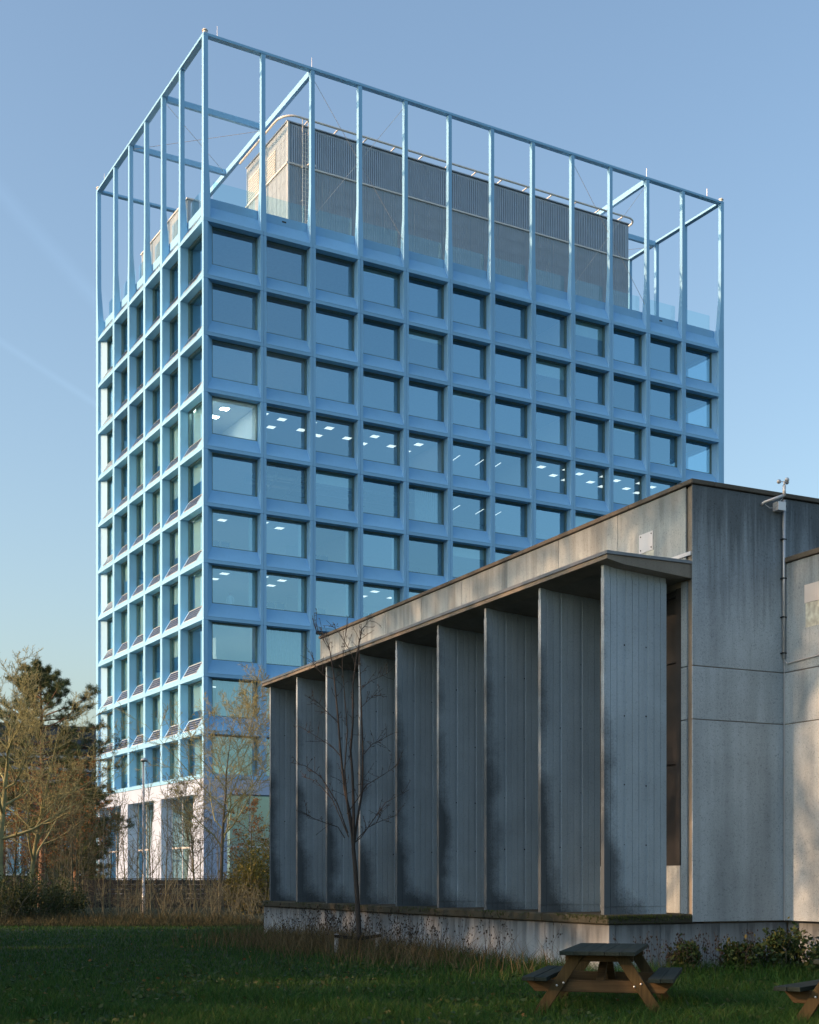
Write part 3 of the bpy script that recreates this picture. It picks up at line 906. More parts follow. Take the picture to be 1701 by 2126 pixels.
def slab(name, mat, x0, x1, y0, y1, z0, z1, parent=HALL, bw=0.008):
    bb = MB(); bb.box(0, x1 - x0, 0, y1 - y0, 0, z1 - z0)
    me = bb.mesh(name, mat)
    o = link(name, me, parent, (x0, y0, z0))
    if bw: bevel(o, bw)
    return o
def slab_abs(name, mat, x0, x1, y0, y1, z0, z1, bw=0.008):
    """geometry kept in the hall's own coordinates so that run-off stains know their height"""
    bb = MB(); bb.box(x0, x1, y0, y1, z0, z1)
    o = bb.build(name, mat, HALL)
    if bw: bevel(o, bw)
    return o

G = 0.006
# backing a little behind the panel faces, so that joints read as shallow grooves
b = MB(); b.box(WX + .03, XV + .02, .022, .145, Z_OV + .01, Z_TOP - .01); b.box(XV + .022, XV + .14, -7.8, .02, Z_OV + .01, 6.8); b.build('joint_backing', M['conc_soffit'], HALL)
# end wall: three courses of cast panels
for z0, z1 in ((Z_OV, Z_G1 - G), (Z_G1 + G, Z_G2 - G), (Z_G2 + G, Z_TOP)):
    slab_abs('wall_panel', M['conc_wall'], WX, XV - G, 0.0, 0.02, z0, z1)
    slab_abs('wall_panel', M['conc_wall'], WX, WX + .34, 0.152, 0.30, z0, z1 if z1 < 5 else 6.38)
slab_abs('wall_panel', M['conc_wall'], XV + G, 12.0, 0.004, 0.15, 6.5, Z_TOP)
# side wing that returns towards the lawn
for z0, z1 in ((Z_OV, Z_G1 - G), (Z_G1 + G, Z_G2 - G), (Z_G2 + G, 6.81)):
    for k in range(4):
        slab_abs('wall_panel', M['conc_wall'], XV + .0, XV + .02, -.004 - 1.92 * (k + 1) + G, -.004 - 1.92 * k - G, z0, z1)
slab_abs('coping', M['conc_cap'], XV - .04, 12.0, -7.9, -.002, 6.815, 6.90)
# parapet: fascia panels over the canopy
ys = [0.155, 0.17] + [0.17 + 1.925 * k for k in range(1, 8)] + [HL]
ys = [0.17 + 1.925 * k for k in range(0, 8)] + [HL]
for y0, y1 in zip(ys, ys[1:]):
    slab_abs('fascia_panel', M['conc_fascia'], WX, WX + .028, y0 + G, y1 - G, 6.40, Z_TOP)
b = MB(); b.box(WX + .03, WX + .5, .17, HL - .01, 6.3, 7.88); b.build('parapet_core', M['conc_soffit'], HALL)
# coping stones
n = 9
for k in range(n):
    y0 = -0.035 + (HL + .07) * k / n; y1 = -0.035 + (HL + .07) * (k + 1) / n - .008
    slab_abs('coping', M['conc_cap'], WX - .035, WX + .42, y0, y1, Z_TOP + .012, Z_CAP)
slab_abs('coping', M['conc_cap'], WX + .425, 6.2, -.035, .36, Z_TOP + .012, Z_CAP)
slab_abs('coping', M['conc_cap'], 6.21, 12.0, -.035, .36, Z_TOP + .012, Z_CAP)
b = MB(); b.box(WX + .4, 12, .3, HL - .1, 7.6, 7.75); b.build('flat_roof', M['flash'], HALL)

# wall with tall windows behind the fins
for k in range(9):
    y0 = 0.30 + PITCH * k
    y1 = min(y0 + PITCH, HL - .1)
    slab_abs('spandrel', M['conc_fascia'], WX + .02, WX + .30, y0 + .01, y1 - .01, Z_LEDGE1 + .005, 1.76)
    slab_abs('pilaster', M['conc_fascia'], WX + .01, WX + .30, y1 - .17, y1 - .012, 1.765, 6.36)
    wf = MB()
    wf.box(WX + .02, WX + .20, y0 + .012, y0 + .16, 1.765, 6.3); wf.box(WX + .10, WX + .20, y1 - .24, y1 - .175, 1.765, 6.3)
    wf.box(WX + .10, WX + .20, y0 + .16, y1 - .24, 6.2, 6.3)
    for q in (6, 12): wf.box(WX + .12, WX + .17, y0 + .16, y1 - .24, 1.765 + .28 * q, 1.778 + .28 * q)
    w = wf.build('window', M['darkmetal'], HALL)
    gq = MB(); gq.face((WX + .16, y0 + .05, 1.77), (WX + .16, y1 - .2, 1.77), (WX + .16, y1 - .2, 6.25), (WX + .16, y0 + .05, 6.25))
    link('pane', gq.mesh('hall_pane', M['darkmetal']), w)  # near-black pane paints the slot behind the fins as shaded

# canopy
prof = [(0.0, 6.553), (0.03, 6.545), (0.32, 6.49), (WX + .1, 6.39), (WX + .1, 6.62), (0.0, 6.62)]
b = MB(); b.prism(prof, 'y', 0.03, HL); b.build('canopy', M['conc_soffit'], HALL)
b = MB()
nseg = 8
for k in range(nseg):
    y0 = .005 + (HL + .02) * k / nseg; y1 = .005 + (HL + .02) * (k + 1) / nseg - .006
    b.box(-.022, .10, y0, y1, 6.623, 6.674 + hr.uniform(-.003, .003))
b.box(.1, .82, .004, .12, 6.624, 6.672); b.box(.826, WX - .004, .005, .12, 6.625, 6.673)
b.build('canopy_flashing', M['flash'], HALL)
b = MB(); b.box(.1, WX, .12, HL, 6.6, 6.645); b.build('canopy_roof', M['flash'], HALL)
b = MB(); b.prism([(-.022, 6.77), (-.022, 6.83), (0, 6.83), (0, 6.77)], 'y', .02, .62)
o = b.build('wall_flashing', M['plate'], HALL, (WX - .002, 0, 0))

# ledge and plinth
nl = 8
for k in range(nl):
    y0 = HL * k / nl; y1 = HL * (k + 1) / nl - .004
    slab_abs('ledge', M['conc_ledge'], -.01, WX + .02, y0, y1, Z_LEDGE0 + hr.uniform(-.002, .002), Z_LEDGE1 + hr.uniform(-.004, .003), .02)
for k in range(9):
    y0 = .03 + PITCH * k; y1 = min(.03 + PITCH * (k + 1), HL - .02)
    slab_abs('plinth_panel', M['conc_plinth'], .035 + hr.uniform(0, .004), .16, y0 + .005, y1 - .005, -.1, Z_LEDGE0 - .004, .004)
for k, (x0, x1) in enumerate(((.165, 1.02), (1.03, 2.20), (2.21, 2.78), (2.79, XV + .1))):
    slab_abs('plinth_panel', M['conc_plinth'], x0, x1, .04 + .003 * (k % 2), .16, -.1, Z_LEDGE0 - .004, .004)
for k in range(6):
    slab_abs('plinth_panel', M['conc_plinth'], XV + .11, XV + .22, .035 - 1.2 * (k + 1), .035 - 1.2 * k - .008, -.1, Z_OV - .004, .004)
b = MB(); b.box(.17, WX + .4, .17, HL - .04, -.1, .81); b.build('plinth_core', M['conc_plinth'], HALL)

# moss along the ledge arris
mv, mf = [], []
for k in range(2600):
    if hr.random() < .78: x, y = -.012 + abs(hr.gauss(0, .02)), HL * hr.random() ** 1.3
    else: x, y = hr.uniform(0, WX), -.004 + abs(hr.gauss(0, .02))
    if math.sin(y * 2.1 + x * 3) + math.sin(y * 5.3 + 1) * .6 < hr.uniform(-1.1, 1.0): continue
    zz = Z_LEDGE1 - abs(hr.gauss(0, .045)); s = hr.uniform(.008, .022)
    if zz < Z_LEDGE0: continue
    i = len(mv)
    px = x - .006 if x < .02 else x
    py = y - .006 if x > .02 else y
    for dx, dy, dz in ((-s, -s, -s), (s, -s * .5, -s), (0, s, -s * .6), (hr.uniform(-s, s) * .5, 0, s * 1.2)):
        mv.append((px + dx * .5, py + dy, zz + dz))
    mf += [(i, i + 1, i + 2), (i, i + 1, i + 3), (i + 1, i + 2, i + 3), (i + 2, i, i + 3)]
tag(link('moss', np_mesh('moss', mv, mf, M['moss']), HALL), kind='stuff')

# fins: board-marked slabs with two recessed strips and painted tie holes
def fin_mesh(seed):
    q = random.Random(seed)
    wbd, wst, th = .1255, .046, .045
    xs = []
    x = 0.0
    def side(sg):
        pts = []; x = 0.0
        for gi in range(3):
            for bi in range(3):
                o = th + q.uniform(-.0022, .0022)
                pts += [(x + .006, sg * o), (x + wbd - .006, sg * o)]
                x += wbd
                if bi < 2: pts += [(x, sg * (th - .015))]
            if gi < 2:
                pts += [(x, sg * (th - .012)), (x + wst, sg * (th - .012))]
                x += wst
        return pts
    pr = side(-1) + list(reversed(side(1)))
    b = MB()
    top = 6.50 - Z_LEDGE1
    def sc(k, w): return [(px * 1.0, py * k, w) for px, py in pr]
    z_foot = .115
    b.loft([sc(.97, -.01), sc(.97, z_foot)])
    b.loft([sc(.72, z_foot + .001), sc(.72, z_foot + .012)], False)
    b.loft([sc(1, z_foot + .013), sc(1, top - .17)])
    b.loft([sc(.70, top - .169), sc(.70, top + .02)])
    b.mi = 1
    for gx in (3 * wbd + wst / 2, 6 * wbd + wst * 1.5):
        for zz in (5.27, 4.15, 3.04, 2.09):
            z1 = zz - Z_LEDGE1 + q.uniform(-.01, .01); rr = q.uniform(.007, .014)
            for sg in (-1, 1):
                y = sg * (th - .0105)
                pts = [(gx + rr * math.cos(a), y, z1 + rr * 1.25 * math.sin(a)) for a in np.linspace(0, 2 * math.pi, 8, endpoint=False)]
                b.face(*(pts if sg < 0 else pts[::-1]))  # flat near-black disc, the shade inside a tie hole painted on
    return b.mesh('fin', [M['conc_fin'], M['black']])
for k in range(9):
    link('fin', fin_mesh(k), HALL, (.12, FIN0 + PITCH * k + .045, Z_LEDGE1))

# fittings
p = slab('metal_plate', M['plate'], WX - .012, WX - .002, 1.05, 1.44, 7.08, 7.40, bw=0)
for (dy, dz) in ((.04, .05), (.34, .05), (.04, .28), (.34, .28)):
    b = MB(); b.sphere((-.003, dy, dz), .012, 6, 4); link('screw', b.mesh('screw', M['black']), p)
slab('metal_plate', M['plate'], XV - .012, XV - .002, -1.05, -.50, 6.06, 6.36, bw=0)
M['stain'] = plain('pale_run_off', (0.50, 0.55, 0.50), 0.9, 0, 0.35, 9)
slab('wash_mark', M['stain'], WX - .004, WX - .001, 1.03, 1.42, 6.68, 7.075, bw=0)
slab('wash_mark', M['stain'], XV - .004, XV - .001, -1.02, -.52, 5.66, 6.055, bw=0)
b = MB(); b.tube([(XV - .04, -.045, 5.22), (XV - .04, -.045, 7.86)], .024, 8); c = b.build('conduit', M['pipe'], HALL, smooth=True)
b = MB(); b.tube([(XV - .05, -.05, 2.6), (XV - .012, -.02, 5.2)][::-1] and [(XV - .015, -.02, Z_OV), (XV - .015, -.02, 5.2)], .009, 6); b.build('cable', M['pipe'], HALL)
b = MB(); b.tube([(XV - .02, -.03, 7.0), (XV - .02, -.03, 5.2), (XV - .02, -.1, 5.13), (XV - .02, -1.0, 5.17), (XV - .02, -2.2, 5.16), (XV - .02, -4.5, 5.18)], .012, 6); b.build('cable', M['pipe'], HALL)
for zz in (5.3, 5.9, 6.55, 7.2, 7.75):
    b = MB(); b.box(XV - .085, XV + .0, -.07, -.001, zz, zz + .018); link('pipe_clip', b.mesh('pipe_clip', M['darkmetal']), c)

# wind sensor on the end wall
an = empty('wind_sensor', (0, 0, 0), R(25.99)); an.location = HALL.location
tag(an, 'small grey cup anemometer on an arm with junction box at the concrete parapet', 'wind sensor')
ax, ay = 3.34, -.16
b = MB(); b.box(ax - .06, ax + .10, -.14, -.002, 7.66, 7.80); b.build('junction_box', M['plate'], an)
b = MB(); b.tube([(ax - .30, -.06, 7.77), (ax + .03, ay - .02, 7.90)], .022, 8); b.tube([(ax - .30, -.001, 7.74), (ax - .30, -.06, 7.77)], .02, 8); b.build('arm', M['plate'], an, smooth=True)
b = MB(); b.tube([(ax + .03, ay - .02, 7.89), (ax + .03, ay - .02, 8.06)], .028, 8); b.tube([(ax + .03, ay - .02, 8.06), (ax + .03, ay - .02, 8.13)], .014, 8); b.build('mast', M['plate'], an, smooth=True)
for a in (20, 140, 260):
    cx_, cy_ = ax + .03 + .085 * math.cos(R(a)), ay - .02 + .085 * math.sin(R(a))
    b = MB(); b.tube([(ax + .03, ay - .02, 8.12), (cx_, cy_, 8.13)], .007, 5); b.sphere((cx_, cy_, 8.13), .038, 8, 5); b.build('cup', M['pipe'], an, smooth=True)
b = MB(); b.tube([(ax - .28, -.05, 7.75), (ax - .2, -.09, 7.68), (ax - .08, -.08, 7.70), (ax + .02, -.16, 7.86)], .006, 5); b.build('cable', M['pipe'], an)

# ================================================================== PICNIC TABLES
def picnic_table(label, loc, yaw_cw):
    """long axis = local y; yaw_cw in degrees clockwise from the view direction"""
    t = empty('picnic_table', (loc[0], loc[1], 0.0), -R(yaw_cw))
    tag(t, label, 'picnic table', 'timber picnic tables on the grass by the concrete hall')
    L, HT = 2.0, 0.74
    q = random.Random(int(loc[0] * 100))
    nb, wb = 5, 0.164
    for k in range(nb):
        x = (k - 2) * (wb + .004)
        bb = MB(); bb.box(-wb / 2, wb / 2, -L / 2 + q.uniform(-.008, .008), L / 2 + q.uniform(-.008, .008), -.046, 0)
        bevel(bb.build('table_board', M['top_wood'], t, (x, 0, HT + q.uniform(-.002, .002))), .006, 2)
    for sx in (-1, 1):
        for k in range(2):
            x = sx * (.625 + .142 * k)
            bb = MB(); bb.box(-.069, .069, -L / 2 + q.uniform(-.01, .01), L / 2 + q.uniform(-.01, .01), -.046, 0)
            bevel(bb.build('seat_board', M['top_wood'], t, (x, 0, .45 + q.uniform(-.002, .002))), .006, 2)
    for sy in (-1, 1):
        y = sy * (L / 2 - .26)
        yo = y + sy * .0
        for sx in (-1, 1):                                  # raking legs
            bb = MB()
            top, bot = (sx * .24, HT - .05), (sx * .70, -.02)
            wv = .125
            d = Vector((bot[0] - top[0], 0, bot[1] - top[1])).normalized()
            hw = wv / abs(d.z)
            y0, y1 = yo + sy * .025, yo + sy * .072
            y0, y1 = min(y0, y1), max(y0, y1)
            bb.hexa([(bot[0] - hw / 2, y0, bot[1]), (bot[0] + hw / 2, y0, bot[1]), (bot[0] + hw / 2, y1, bot[1]), (bot[0] - hw / 2, y1, bot[1])],
                    [(top[0] - hw / 2, y0, top[1]), (top[0] + hw / 2, y0, top[1]), (top[0] + hw / 2, y1, top[1]), (top[0] - hw / 2, y1, top[1])])
            leg = bb.build('leg', M['leg_wood'], t); bevel(leg, .005)
            for (bx, bz) in ((.47, .375), (.395, .345)) if sx > 0 else ((.47, .345), (.395, .375)):
                s2 = MB(); s2.sphere((sx * bx, yo + sy * .074, bz), .014, 8, 5, (1, .6, 1)); link('bolt', s2.mesh('bolt', M['bolt'], True), leg)
        bb = MB(); bb.box(-.84, .84, yo - .022, yo + .022, .27, .405)
        for v_i, v in enumerate(bb.v):                       # chamfered ends
            if v[2] < .3: bb.v[v_i] = (v[0] * .86, v[1], v[2])
        bevel(bb.build('seat_bearer', M['brace_wood'], t), .005)
        bb = MB(); bb.box(-.38, .38, yo - .024, yo + .022, HT - .125, HT - .048)
        bevel(bb.build('top_bearer', M['brace_wood'], t), .005)
        bb = MB()                                            # diagonal strut from bearer to the middle of the top
        bb.bar((0, yo - sy * .03, .34), (0, yo - sy * .62, HT - .06), .09, .045, (0, 0, 1))
        bb.build('diagonal_strut', M['brace_wood'], t)
    bb = MB(); bb.box(-.045, .045, -.35, .35, HT - .095, HT - .049); bb.build('centre_bearer', M['brace_wood'], t)
    return t
_dx, _dy = math.sin(R(14)), math.cos(R(14))
picnic_table('timber picnic table with grey-green top standing before the corner of the concrete hall', (2.07 + _dx * 1.0, 15.02 + _dy * 1.0), 14)
picnic_table('timber picnic table set at an angle, only one bench end and leg in view', (4.985, 14.13), 38)

# ================================================================== STREET LAMP
def at(u, d): return (u - CXP) * d / FPX
d = 60.0
sl = empty('street_lamp', (at(297.5, d), d, 0))
tag(sl, 'slim grey street lamp with a rounded head in front of the office tower', 'street lamp')
b = MB(); b.tube([(0, 0, 0), (0, 0, 1.2)], .075, 12); b.build('pole_base', M['pipe'], sl, smooth=True)
b = MB(); b.tube([(0, 0, 1.2), (0, 0, 1.24), (0, 0, 6.72)], [.075, .052, .045], 12); b.build('pole', M['pipe'], sl, smooth=True)
b = MB()
hd = []
for i in range(9):
    tt = -1 + 2 * i / 8
    ww = math.sqrt(max(.02, 1 - tt * tt))
    hd.append([(.02 - .16 * (-tt) * 1.0 + 0, 0 + .17 * ww * math.cos(a), 6.74 + .13 * ww * max(0, math.sin(a)) ** .8 * (1) + .02 * (tt)) for a in np.linspace(0, math.pi, 9)])
b.loft(hd); b.build('lamp_head', M['pipe'], sl, smooth=True)
b = MB(); b.box(-.10, .16, -.11, .11, 6.70, 6.735); b.build('lamp_lens', M['darkmetal'], sl)

# ================================================================== FENCE IN FRONT OF THE TOWER
fd = 70.0
fx0, fx1 = at(165, fd), at(640, fd)
fe = empty('panel_fence', (fx0, fd, 0), R(4))
tag(fe, 'low dark panel fence with a thin top rail behind the bare saplings', 'fence')
n = 9; wseg = (fx1 - fx0) / n
pmh = MB()
for k in range(6): pmh.box(.05, wseg - .05, -.02, .02, .04 + .24 * k, .275 + .24 * k)
pmm = pmh.mesh('fence_panel', M['darkmetal'])
for k in range(n): link('fence_panel', pmm, fe, (wseg * k, 0, 0))
pp = MB(); pp.box(-.045, .045, -.045, .045, 0, 1.5); ppm = pp.mesh('fence_post', M['darkmetal'])
for k in range(n + 1): link('fence_post', ppm, fe, (wseg * k, 0, 0))
b = MB(); b.box(0, wseg * n, -.03, .03, 1.50, 1.55); b.build('top_rail', M['darkmetal'], fe)

# ================================================================== BUILDING BEHIND THE TREES
bd = 118.0
bg = empty('brick_office', (at(212, bd), bd, 0), T_YAW)
tag(bg, 'brown brick building with white window bands behind the pine and bare trees', 'building')
M['navy'] = plain('navy_fascia', (0.06, 0.075, 0.10), 0.6, 0, .1, 1)
M['whiteband'] = plain('white_band', (0.42, 0.46, 0.52), 0.6, 0, .1, 1)
BL = 44.0
b = MB(); b.box(-BL, 0, .3, 14, 0, 14.4); b.build('wall', M['brick'], bg)
b = MB(); b.box(-BL - .2, .2, -.1, 14.2, 12.9, 14.6); b.build('roof_fascia', M['navy'], bg)
for k in range(6):
    b = MB(); b.box(-BL, 0, .05 + .02 * (k % 2), .29, 9.7 + k * .53, 9.7 + k * .53 + (.34 if k % 2 else .26)); b.build('window_band', M['whiteband'] if k % 2 == 0 else M['navy'], bg)
for k in range(9):
    x = -1.6 - k * 4.6
    b = MB()
    b.box(x - 2.0, x - 1.88, .1, .29, 1.8, 7.6); b.box(x - .12, x, .1, .29, 1.8, 7.6); b.box(x - 1.88, x - .12, .1, .29, 1.8, 1.95); b.box(x - 1.88, x - .12, .1, .29, 7.45, 7.6); b.box(x - 1.88, x - .12, .12, .28, 4.6, 4.75)
    w = b.build('window', M['trim_white'], bg)
    q = MB(); q.face((x - 1.88, .22, 1.95), (x - .12, .22, 1.95), (x - .12, .22, 7.45), (x - 1.88, .22, 7.45)); link('pane', q.mesh('bg_pane', M['glass']), w)

# ================================================================== ROOM OBJECTS SEEN THROUGH THE GLASS
def T2W(x, y, z):
    c, s = math.cos(T_YAW), math.sin(T_YAW)
    return (-13.03 + x * c - y * s, 86.0 + x * s + y * c, z)
M['desk'] = plain('white_desk', (0.60, 0.60, 0.58), 0.5, 0, .05)
M['screen'] = plain('black_screen', (0.02, 0.022, 0.025), 0.25, 0, .05)
def desk(label, x, y, row, rz):
    fz = ROWS[row][0] + 0.42
    o = empty('desk', T2W(x, y, fz), T_YAW + R(rz))
    tag(o, label, 'desk', 'office desks behind the tower windows')
    b = MB(); b.box(-.8, .8, -.4, .4, 1.02, 1.05); b.build('desktop', M['desk'], o)
    for sx in (-.6, .6):
        b = MB(); b.box(sx - .04, sx + .04, -.05, .05, .03, 1.02); b.box(sx - .04, sx + .04, -.35, .35, 0, .03); b.build('leg', M['desk'], o)
    for sx in (-.35, .35):
        b = MB(); b.box(sx - .29, sx + .29, .16, .19, 1.18, 1.52); b.box(sx - .03, sx + .03, .19, .22, 1.05, 1.4); b.box(sx - .12, sx + .12, .1, .28, 1.05, 1.065); b.build('monitor', M['screen'], o)
bays = long_bays()
for k, (row, i, dx, lab) in enumerate(((6, 1, 1.7, 'white desk with two monitors beside the window right of the standing person'),
                                 (6, 3, 1.7, 'white desk with two monitors in the lit room under square ceiling lights'),
                                 (5, 2, 1.6, 'white desk with two monitors behind the third window of the sixth office row'),
                                 (5, 0, 1.9, 'white desk with two monitors behind the corner window of the sixth office row'),
                                 (5, 4, 1.6, 'white desk with two monitors behind the fifth window of the sixth office row'),
                                 (6, 2, 1.4, 'white desk with two monitors behind the third window of the seventh office row'))):
    desk(lab, bays[i][1] + dx, 1.75 + .12 * (k % 3), row, 4 * (k % 3))

def person(label, loc, rz):
    """standing figure, one skinned mesh"""
    J = {'pel': (0, 0, .95), 'ch': (0, .01, 1.22), 'nk0': (0, .01, 1.44), 'nk': (0, -.01, 1.52), 'hd': (0, -.03, 1.60), 'top': (0, -.03, 1.74),
         'ls': (-.18, .01, 1.42), 'le': (-.24, -.02, 1.14), 'lw': (-.20, -.20, 1.02), 'lh': (-.18, -.29, 1.0),
         'rs': (.18, .01, 1.42), 're': (.25, -.04, 1.14), 'rw': (.18, -.24, 1.06), 'rh': (.15, -.33, 1.05),
         'lk': (-.11, -.02, .50), 'la': (-.11, .02, .09), 'lt': (-.11, -.17, .04), 'lhp': (-.10, 0, .90),
         'rk': (.11, -.02, .50), 'ra': (.11, .02, .09), 'rt': (.11, -.17, .04), 'rhp': (.10, 0, .90)}
    RD = {'pel': .145, 'ch': .155, 'nk0': .10, 'nk': .055, 'hd': .088, 'top': .075, 'ls': .062, 'le': .047, 'lw': .033, 'lh': .034, 'rs': .062, 're': .047, 'rw': .033, 'rh': .034,
          'lhp': .10, 'lk': .062, 'la': .042, 'lt': .036, 'rhp': .10, 'rk': .062, 'ra': .042, 'rt': .036}
    ED = [('pel', 'ch'), ('ch', 'nk0'), ('nk0', 'nk'), ('nk', 'hd'), ('hd', 'top'), ('nk0', 'ls'), ('ls', 'le'), ('le', 'lw'), ('lw', 'lh'), ('nk0', 'rs'), ('rs', 're'), ('re', 'rw'), ('rw', 'rh'),
          ('pel', 'lhp'), ('lhp', 'lk'), ('lk', 'la'), ('la', 'lt'), ('pel', 'rhp'), ('rhp', 'rk'), ('rk', 'ra'), ('ra', 'rt')]
    ks = list(J)
    me = bpy.data.meshes.new('person'); me.from_pydata([J[k] for k in ks], [(ks.index(a), ks.index(c)) for a, c in ED], [])
    m, n_, l_, bs = nodes_of('person_clothes')
    tc = n_.new('ShaderNodeTexCoord'); sx = n_.new('ShaderNodeSeparateXYZ'); l_.new(tc.outputs['Object'], sx.inputs[0])
    c = ramp(n_, l_, math_n(n_, l_, 'DIVIDE', sx.outputs[2], 1.8), [(0.0, (.03, .03, .04)), (.51, (.05, .055, .08)), (.53, (.75, .74, .70)), (.84, (.75, .74, .70)), (.85, (.45, .28, .2)), (.93, (.40, .25, .18)), (.94, (.06, .04, .03))], 'CONSTANT')
    l_.new(c, bs.inputs['Base Color']); bs.inputs['Roughness'].default_value = .8
    me.materials.append(m)
    o = link('person', me, None, loc, rz)
    sk = o.modifiers.new('skin', 'SKIN'); sk.use_smooth_shade = True
    for i, k in enumerate(ks):
        sv = me.skin_vertices[0].data[i]; sv.radius = (RD[k], RD[k] * (.72 if k in ('pel', 'ch', 'nk0') else 1)); sv.use_root = (k == 'pel')
    s = o.modifiers.new('sub', 'SUBSURF'); s.levels = 2; s.render_levels = 2
    tag(o, label, 'person')
    return o
person('person in a white top standing behind the corner window of the tower', T2W(2.35, 1.35, ROWS[6][0] + .42), T_YAW + R(150))
# curved white ribbon standing in the corner room of the eighth row
b = MB()
pts = []
for i in range(13):
    a = R(180 + 80 * i / 12); pts.append((2.1 + 1.15 * (1 + math.cos(a)), 1.25 + 1.3 + 1.15 * math.sin(a)))
zz0 = ROWS[7][0] + .42
pth = [(0, 2.35)] + [(.0 + .95 * (1 - math.cos(R(a))), 1.35 - 1.0 * math.sin(R(a)) + .0) for a in range(0, 86, 8)]
for (u0, v0), (u1, v1) in zip(pth, pth[1:]):
    b.hexa([(u0, -.3, v0), (u1, -.3, v1), (u1, .3, v1), (u0, .3, v0)], [(u0 + .03, -.3, v0 + .02), (u1 + .03, -.3, v1 + .02), (u1 + .03, .3, v1 + .02), (u0 + .03, .3, v0 + .02)])
b.box(.6, 1.1, -.25, .25, -.01, .36)
rb_ = b.build('curved_ribbon', M['desk'], None, T2W(1.35, 1.6, zz0), T_YAW, smooth=False)
tag(rb_, 'curved white ribbon standing inside the corner room above the bare tree', 'display')

# ================================================================== PLANTS
def norm(v): return v / (np.linalg.norm(v) + 1e-9)

def grow(seed, height, r0, clear=0.3, levels=3, nb=(12, 7, 5), ang=(50, 45, 40), ratio=(.55, .5, .5), up=.35, wob=.06, lean=(0, 0), taper=.25, rmin=.008, fork=0, spread_jit=14):
    """branch skeletons: list of levels, each a list of (points, radii)"""
    q = np.random.default_rng(seed)
    out = [[] for _ in range(levels + 1)]
    npt = 9
    t = np.linspace(0, 1, npt)
    w = np.cumsum(q.normal(0, wob * height / npt, (npt, 2)), 0) * .5
    pts = np.c_[w[:, 0] + lean[0] * t ** 1.5, w[:, 1] + lean[1] * t ** 1.5, t * height]
    pts[0, :2] = 0
    rad = r0 * (1 - (1 - taper * .3) * t) ; rad[0] *= 1.25
    out[0].append((pts, np.maximum(rad, rmin)))
    parents = [(pts, rad, height)]
    for lv in range(levels):
        nxt = []
        for (pp, pr, plen) in parents:
            n = nb[lv] if lv == 0 else max(2, int(round(nb[lv] * q.uniform(.7, 1.3))))
            t0 = clear if lv == 0 else .18
            for k in range(n):
                tt = t0 + (1 - t0) * (k + q.uniform(.1, .9)) / n
                f = tt * (len(pp) - 1); i = min(int(f), len(pp) - 2); fr = f - i
                p0 = pp[i] * (1 - fr) + pp[i + 1] * fr
                r_here = pr[i] * (1 - fr) + pr[i + 1] * fr
                ax = norm(pp[i + 1] - pp[i])
                a = math.radians(ang[lv] + q.normal(0, spread_jit))
                az = (k * 2.399 + q.uniform(-.5, .5))
                ref = np.array([0, 0, 1.0]) if abs(ax[2]) < .9 else np.array([1.0, 0, 0])
                u = norm(np.cross(ax, ref)); v2 = np.cross(ax, u)
                d = ax * math.cos(a) + (u * math.cos(az) + v2 * math.sin(az)) * math.sin(a)
                ln = plen * ratio[lv] * (1.15 - .65 * tt if lv == 0 else 1.1 - .5 * tt) * q.uniform(.7, 1.2)
                m = 6 if lv == 0 else (5 if lv == 1 else 4)
                P = [p0]; dd = d.copy()
                for s in range(1, m):
                    dd = norm(dd + np.array([0, 0, up]) / m * (1.4 if lv == 0 else 1.0) + q.normal(0, .16, 3))
                    P.append(P[-1] + dd * ln / (m - 1))
                P = np.array(P)
                rr = max(r_here * (.62 if lv == 0 else .6), rmin) * (1 - np.linspace(0, 1, m) * .75)
                rr = np.maximum(rr, rmin * .75)
                out[lv + 1].append((P, rr)); nxt.append((P, rr, ln))
        parents = nxt
    return out

def skel_mesh(name, branches, mat):
    V, F = [], []; base = 0
    for P, rr in branches:
        P = np.asarray(P); m = len(P)
        r_max = rr[0]
        n = 8 if r_max > .09 else (5 if r_max > .03 else 3)
        T = np.gradient(P, axis=0); T /= (np.linalg.norm(T, axis=1, keepdims=True) + 1e-9)
        ref = np.where(np.abs(T[:, 2:3]) < .9, np.array([[0, 0, 1.0]]), np.array([[1.0, 0, 0]]))
        U = np.cross(T, ref); U /= (np.linalg.norm(U, axis=1, keepdims=True) + 1e-9); W2 = np.cross(T, U)
        a = np.arange(n) * 2 * np.pi / n
        ring = P[:, None, :] + rr[:, None, None] * (np.cos(a)[None, :, None] * U[:, None, :] + np.sin(a)[None, :, None] * W2[:, None, :])
        V.append(ring.reshape(-1, 3))
        i = np.arange(m - 1)[:, None] * n; j = np.arange(n)[None, :]; j2 = (np.arange(n) + 1)[None, :] % n
        q = np.stack([base + i + j, base + i + j2, base + i + n + j2, base + i + n + j], -1).reshape(-1, 4)
        F.append(q); base += m * n
    return np_mesh(name, np.concatenate(V), np.concatenate(F), mat, True)

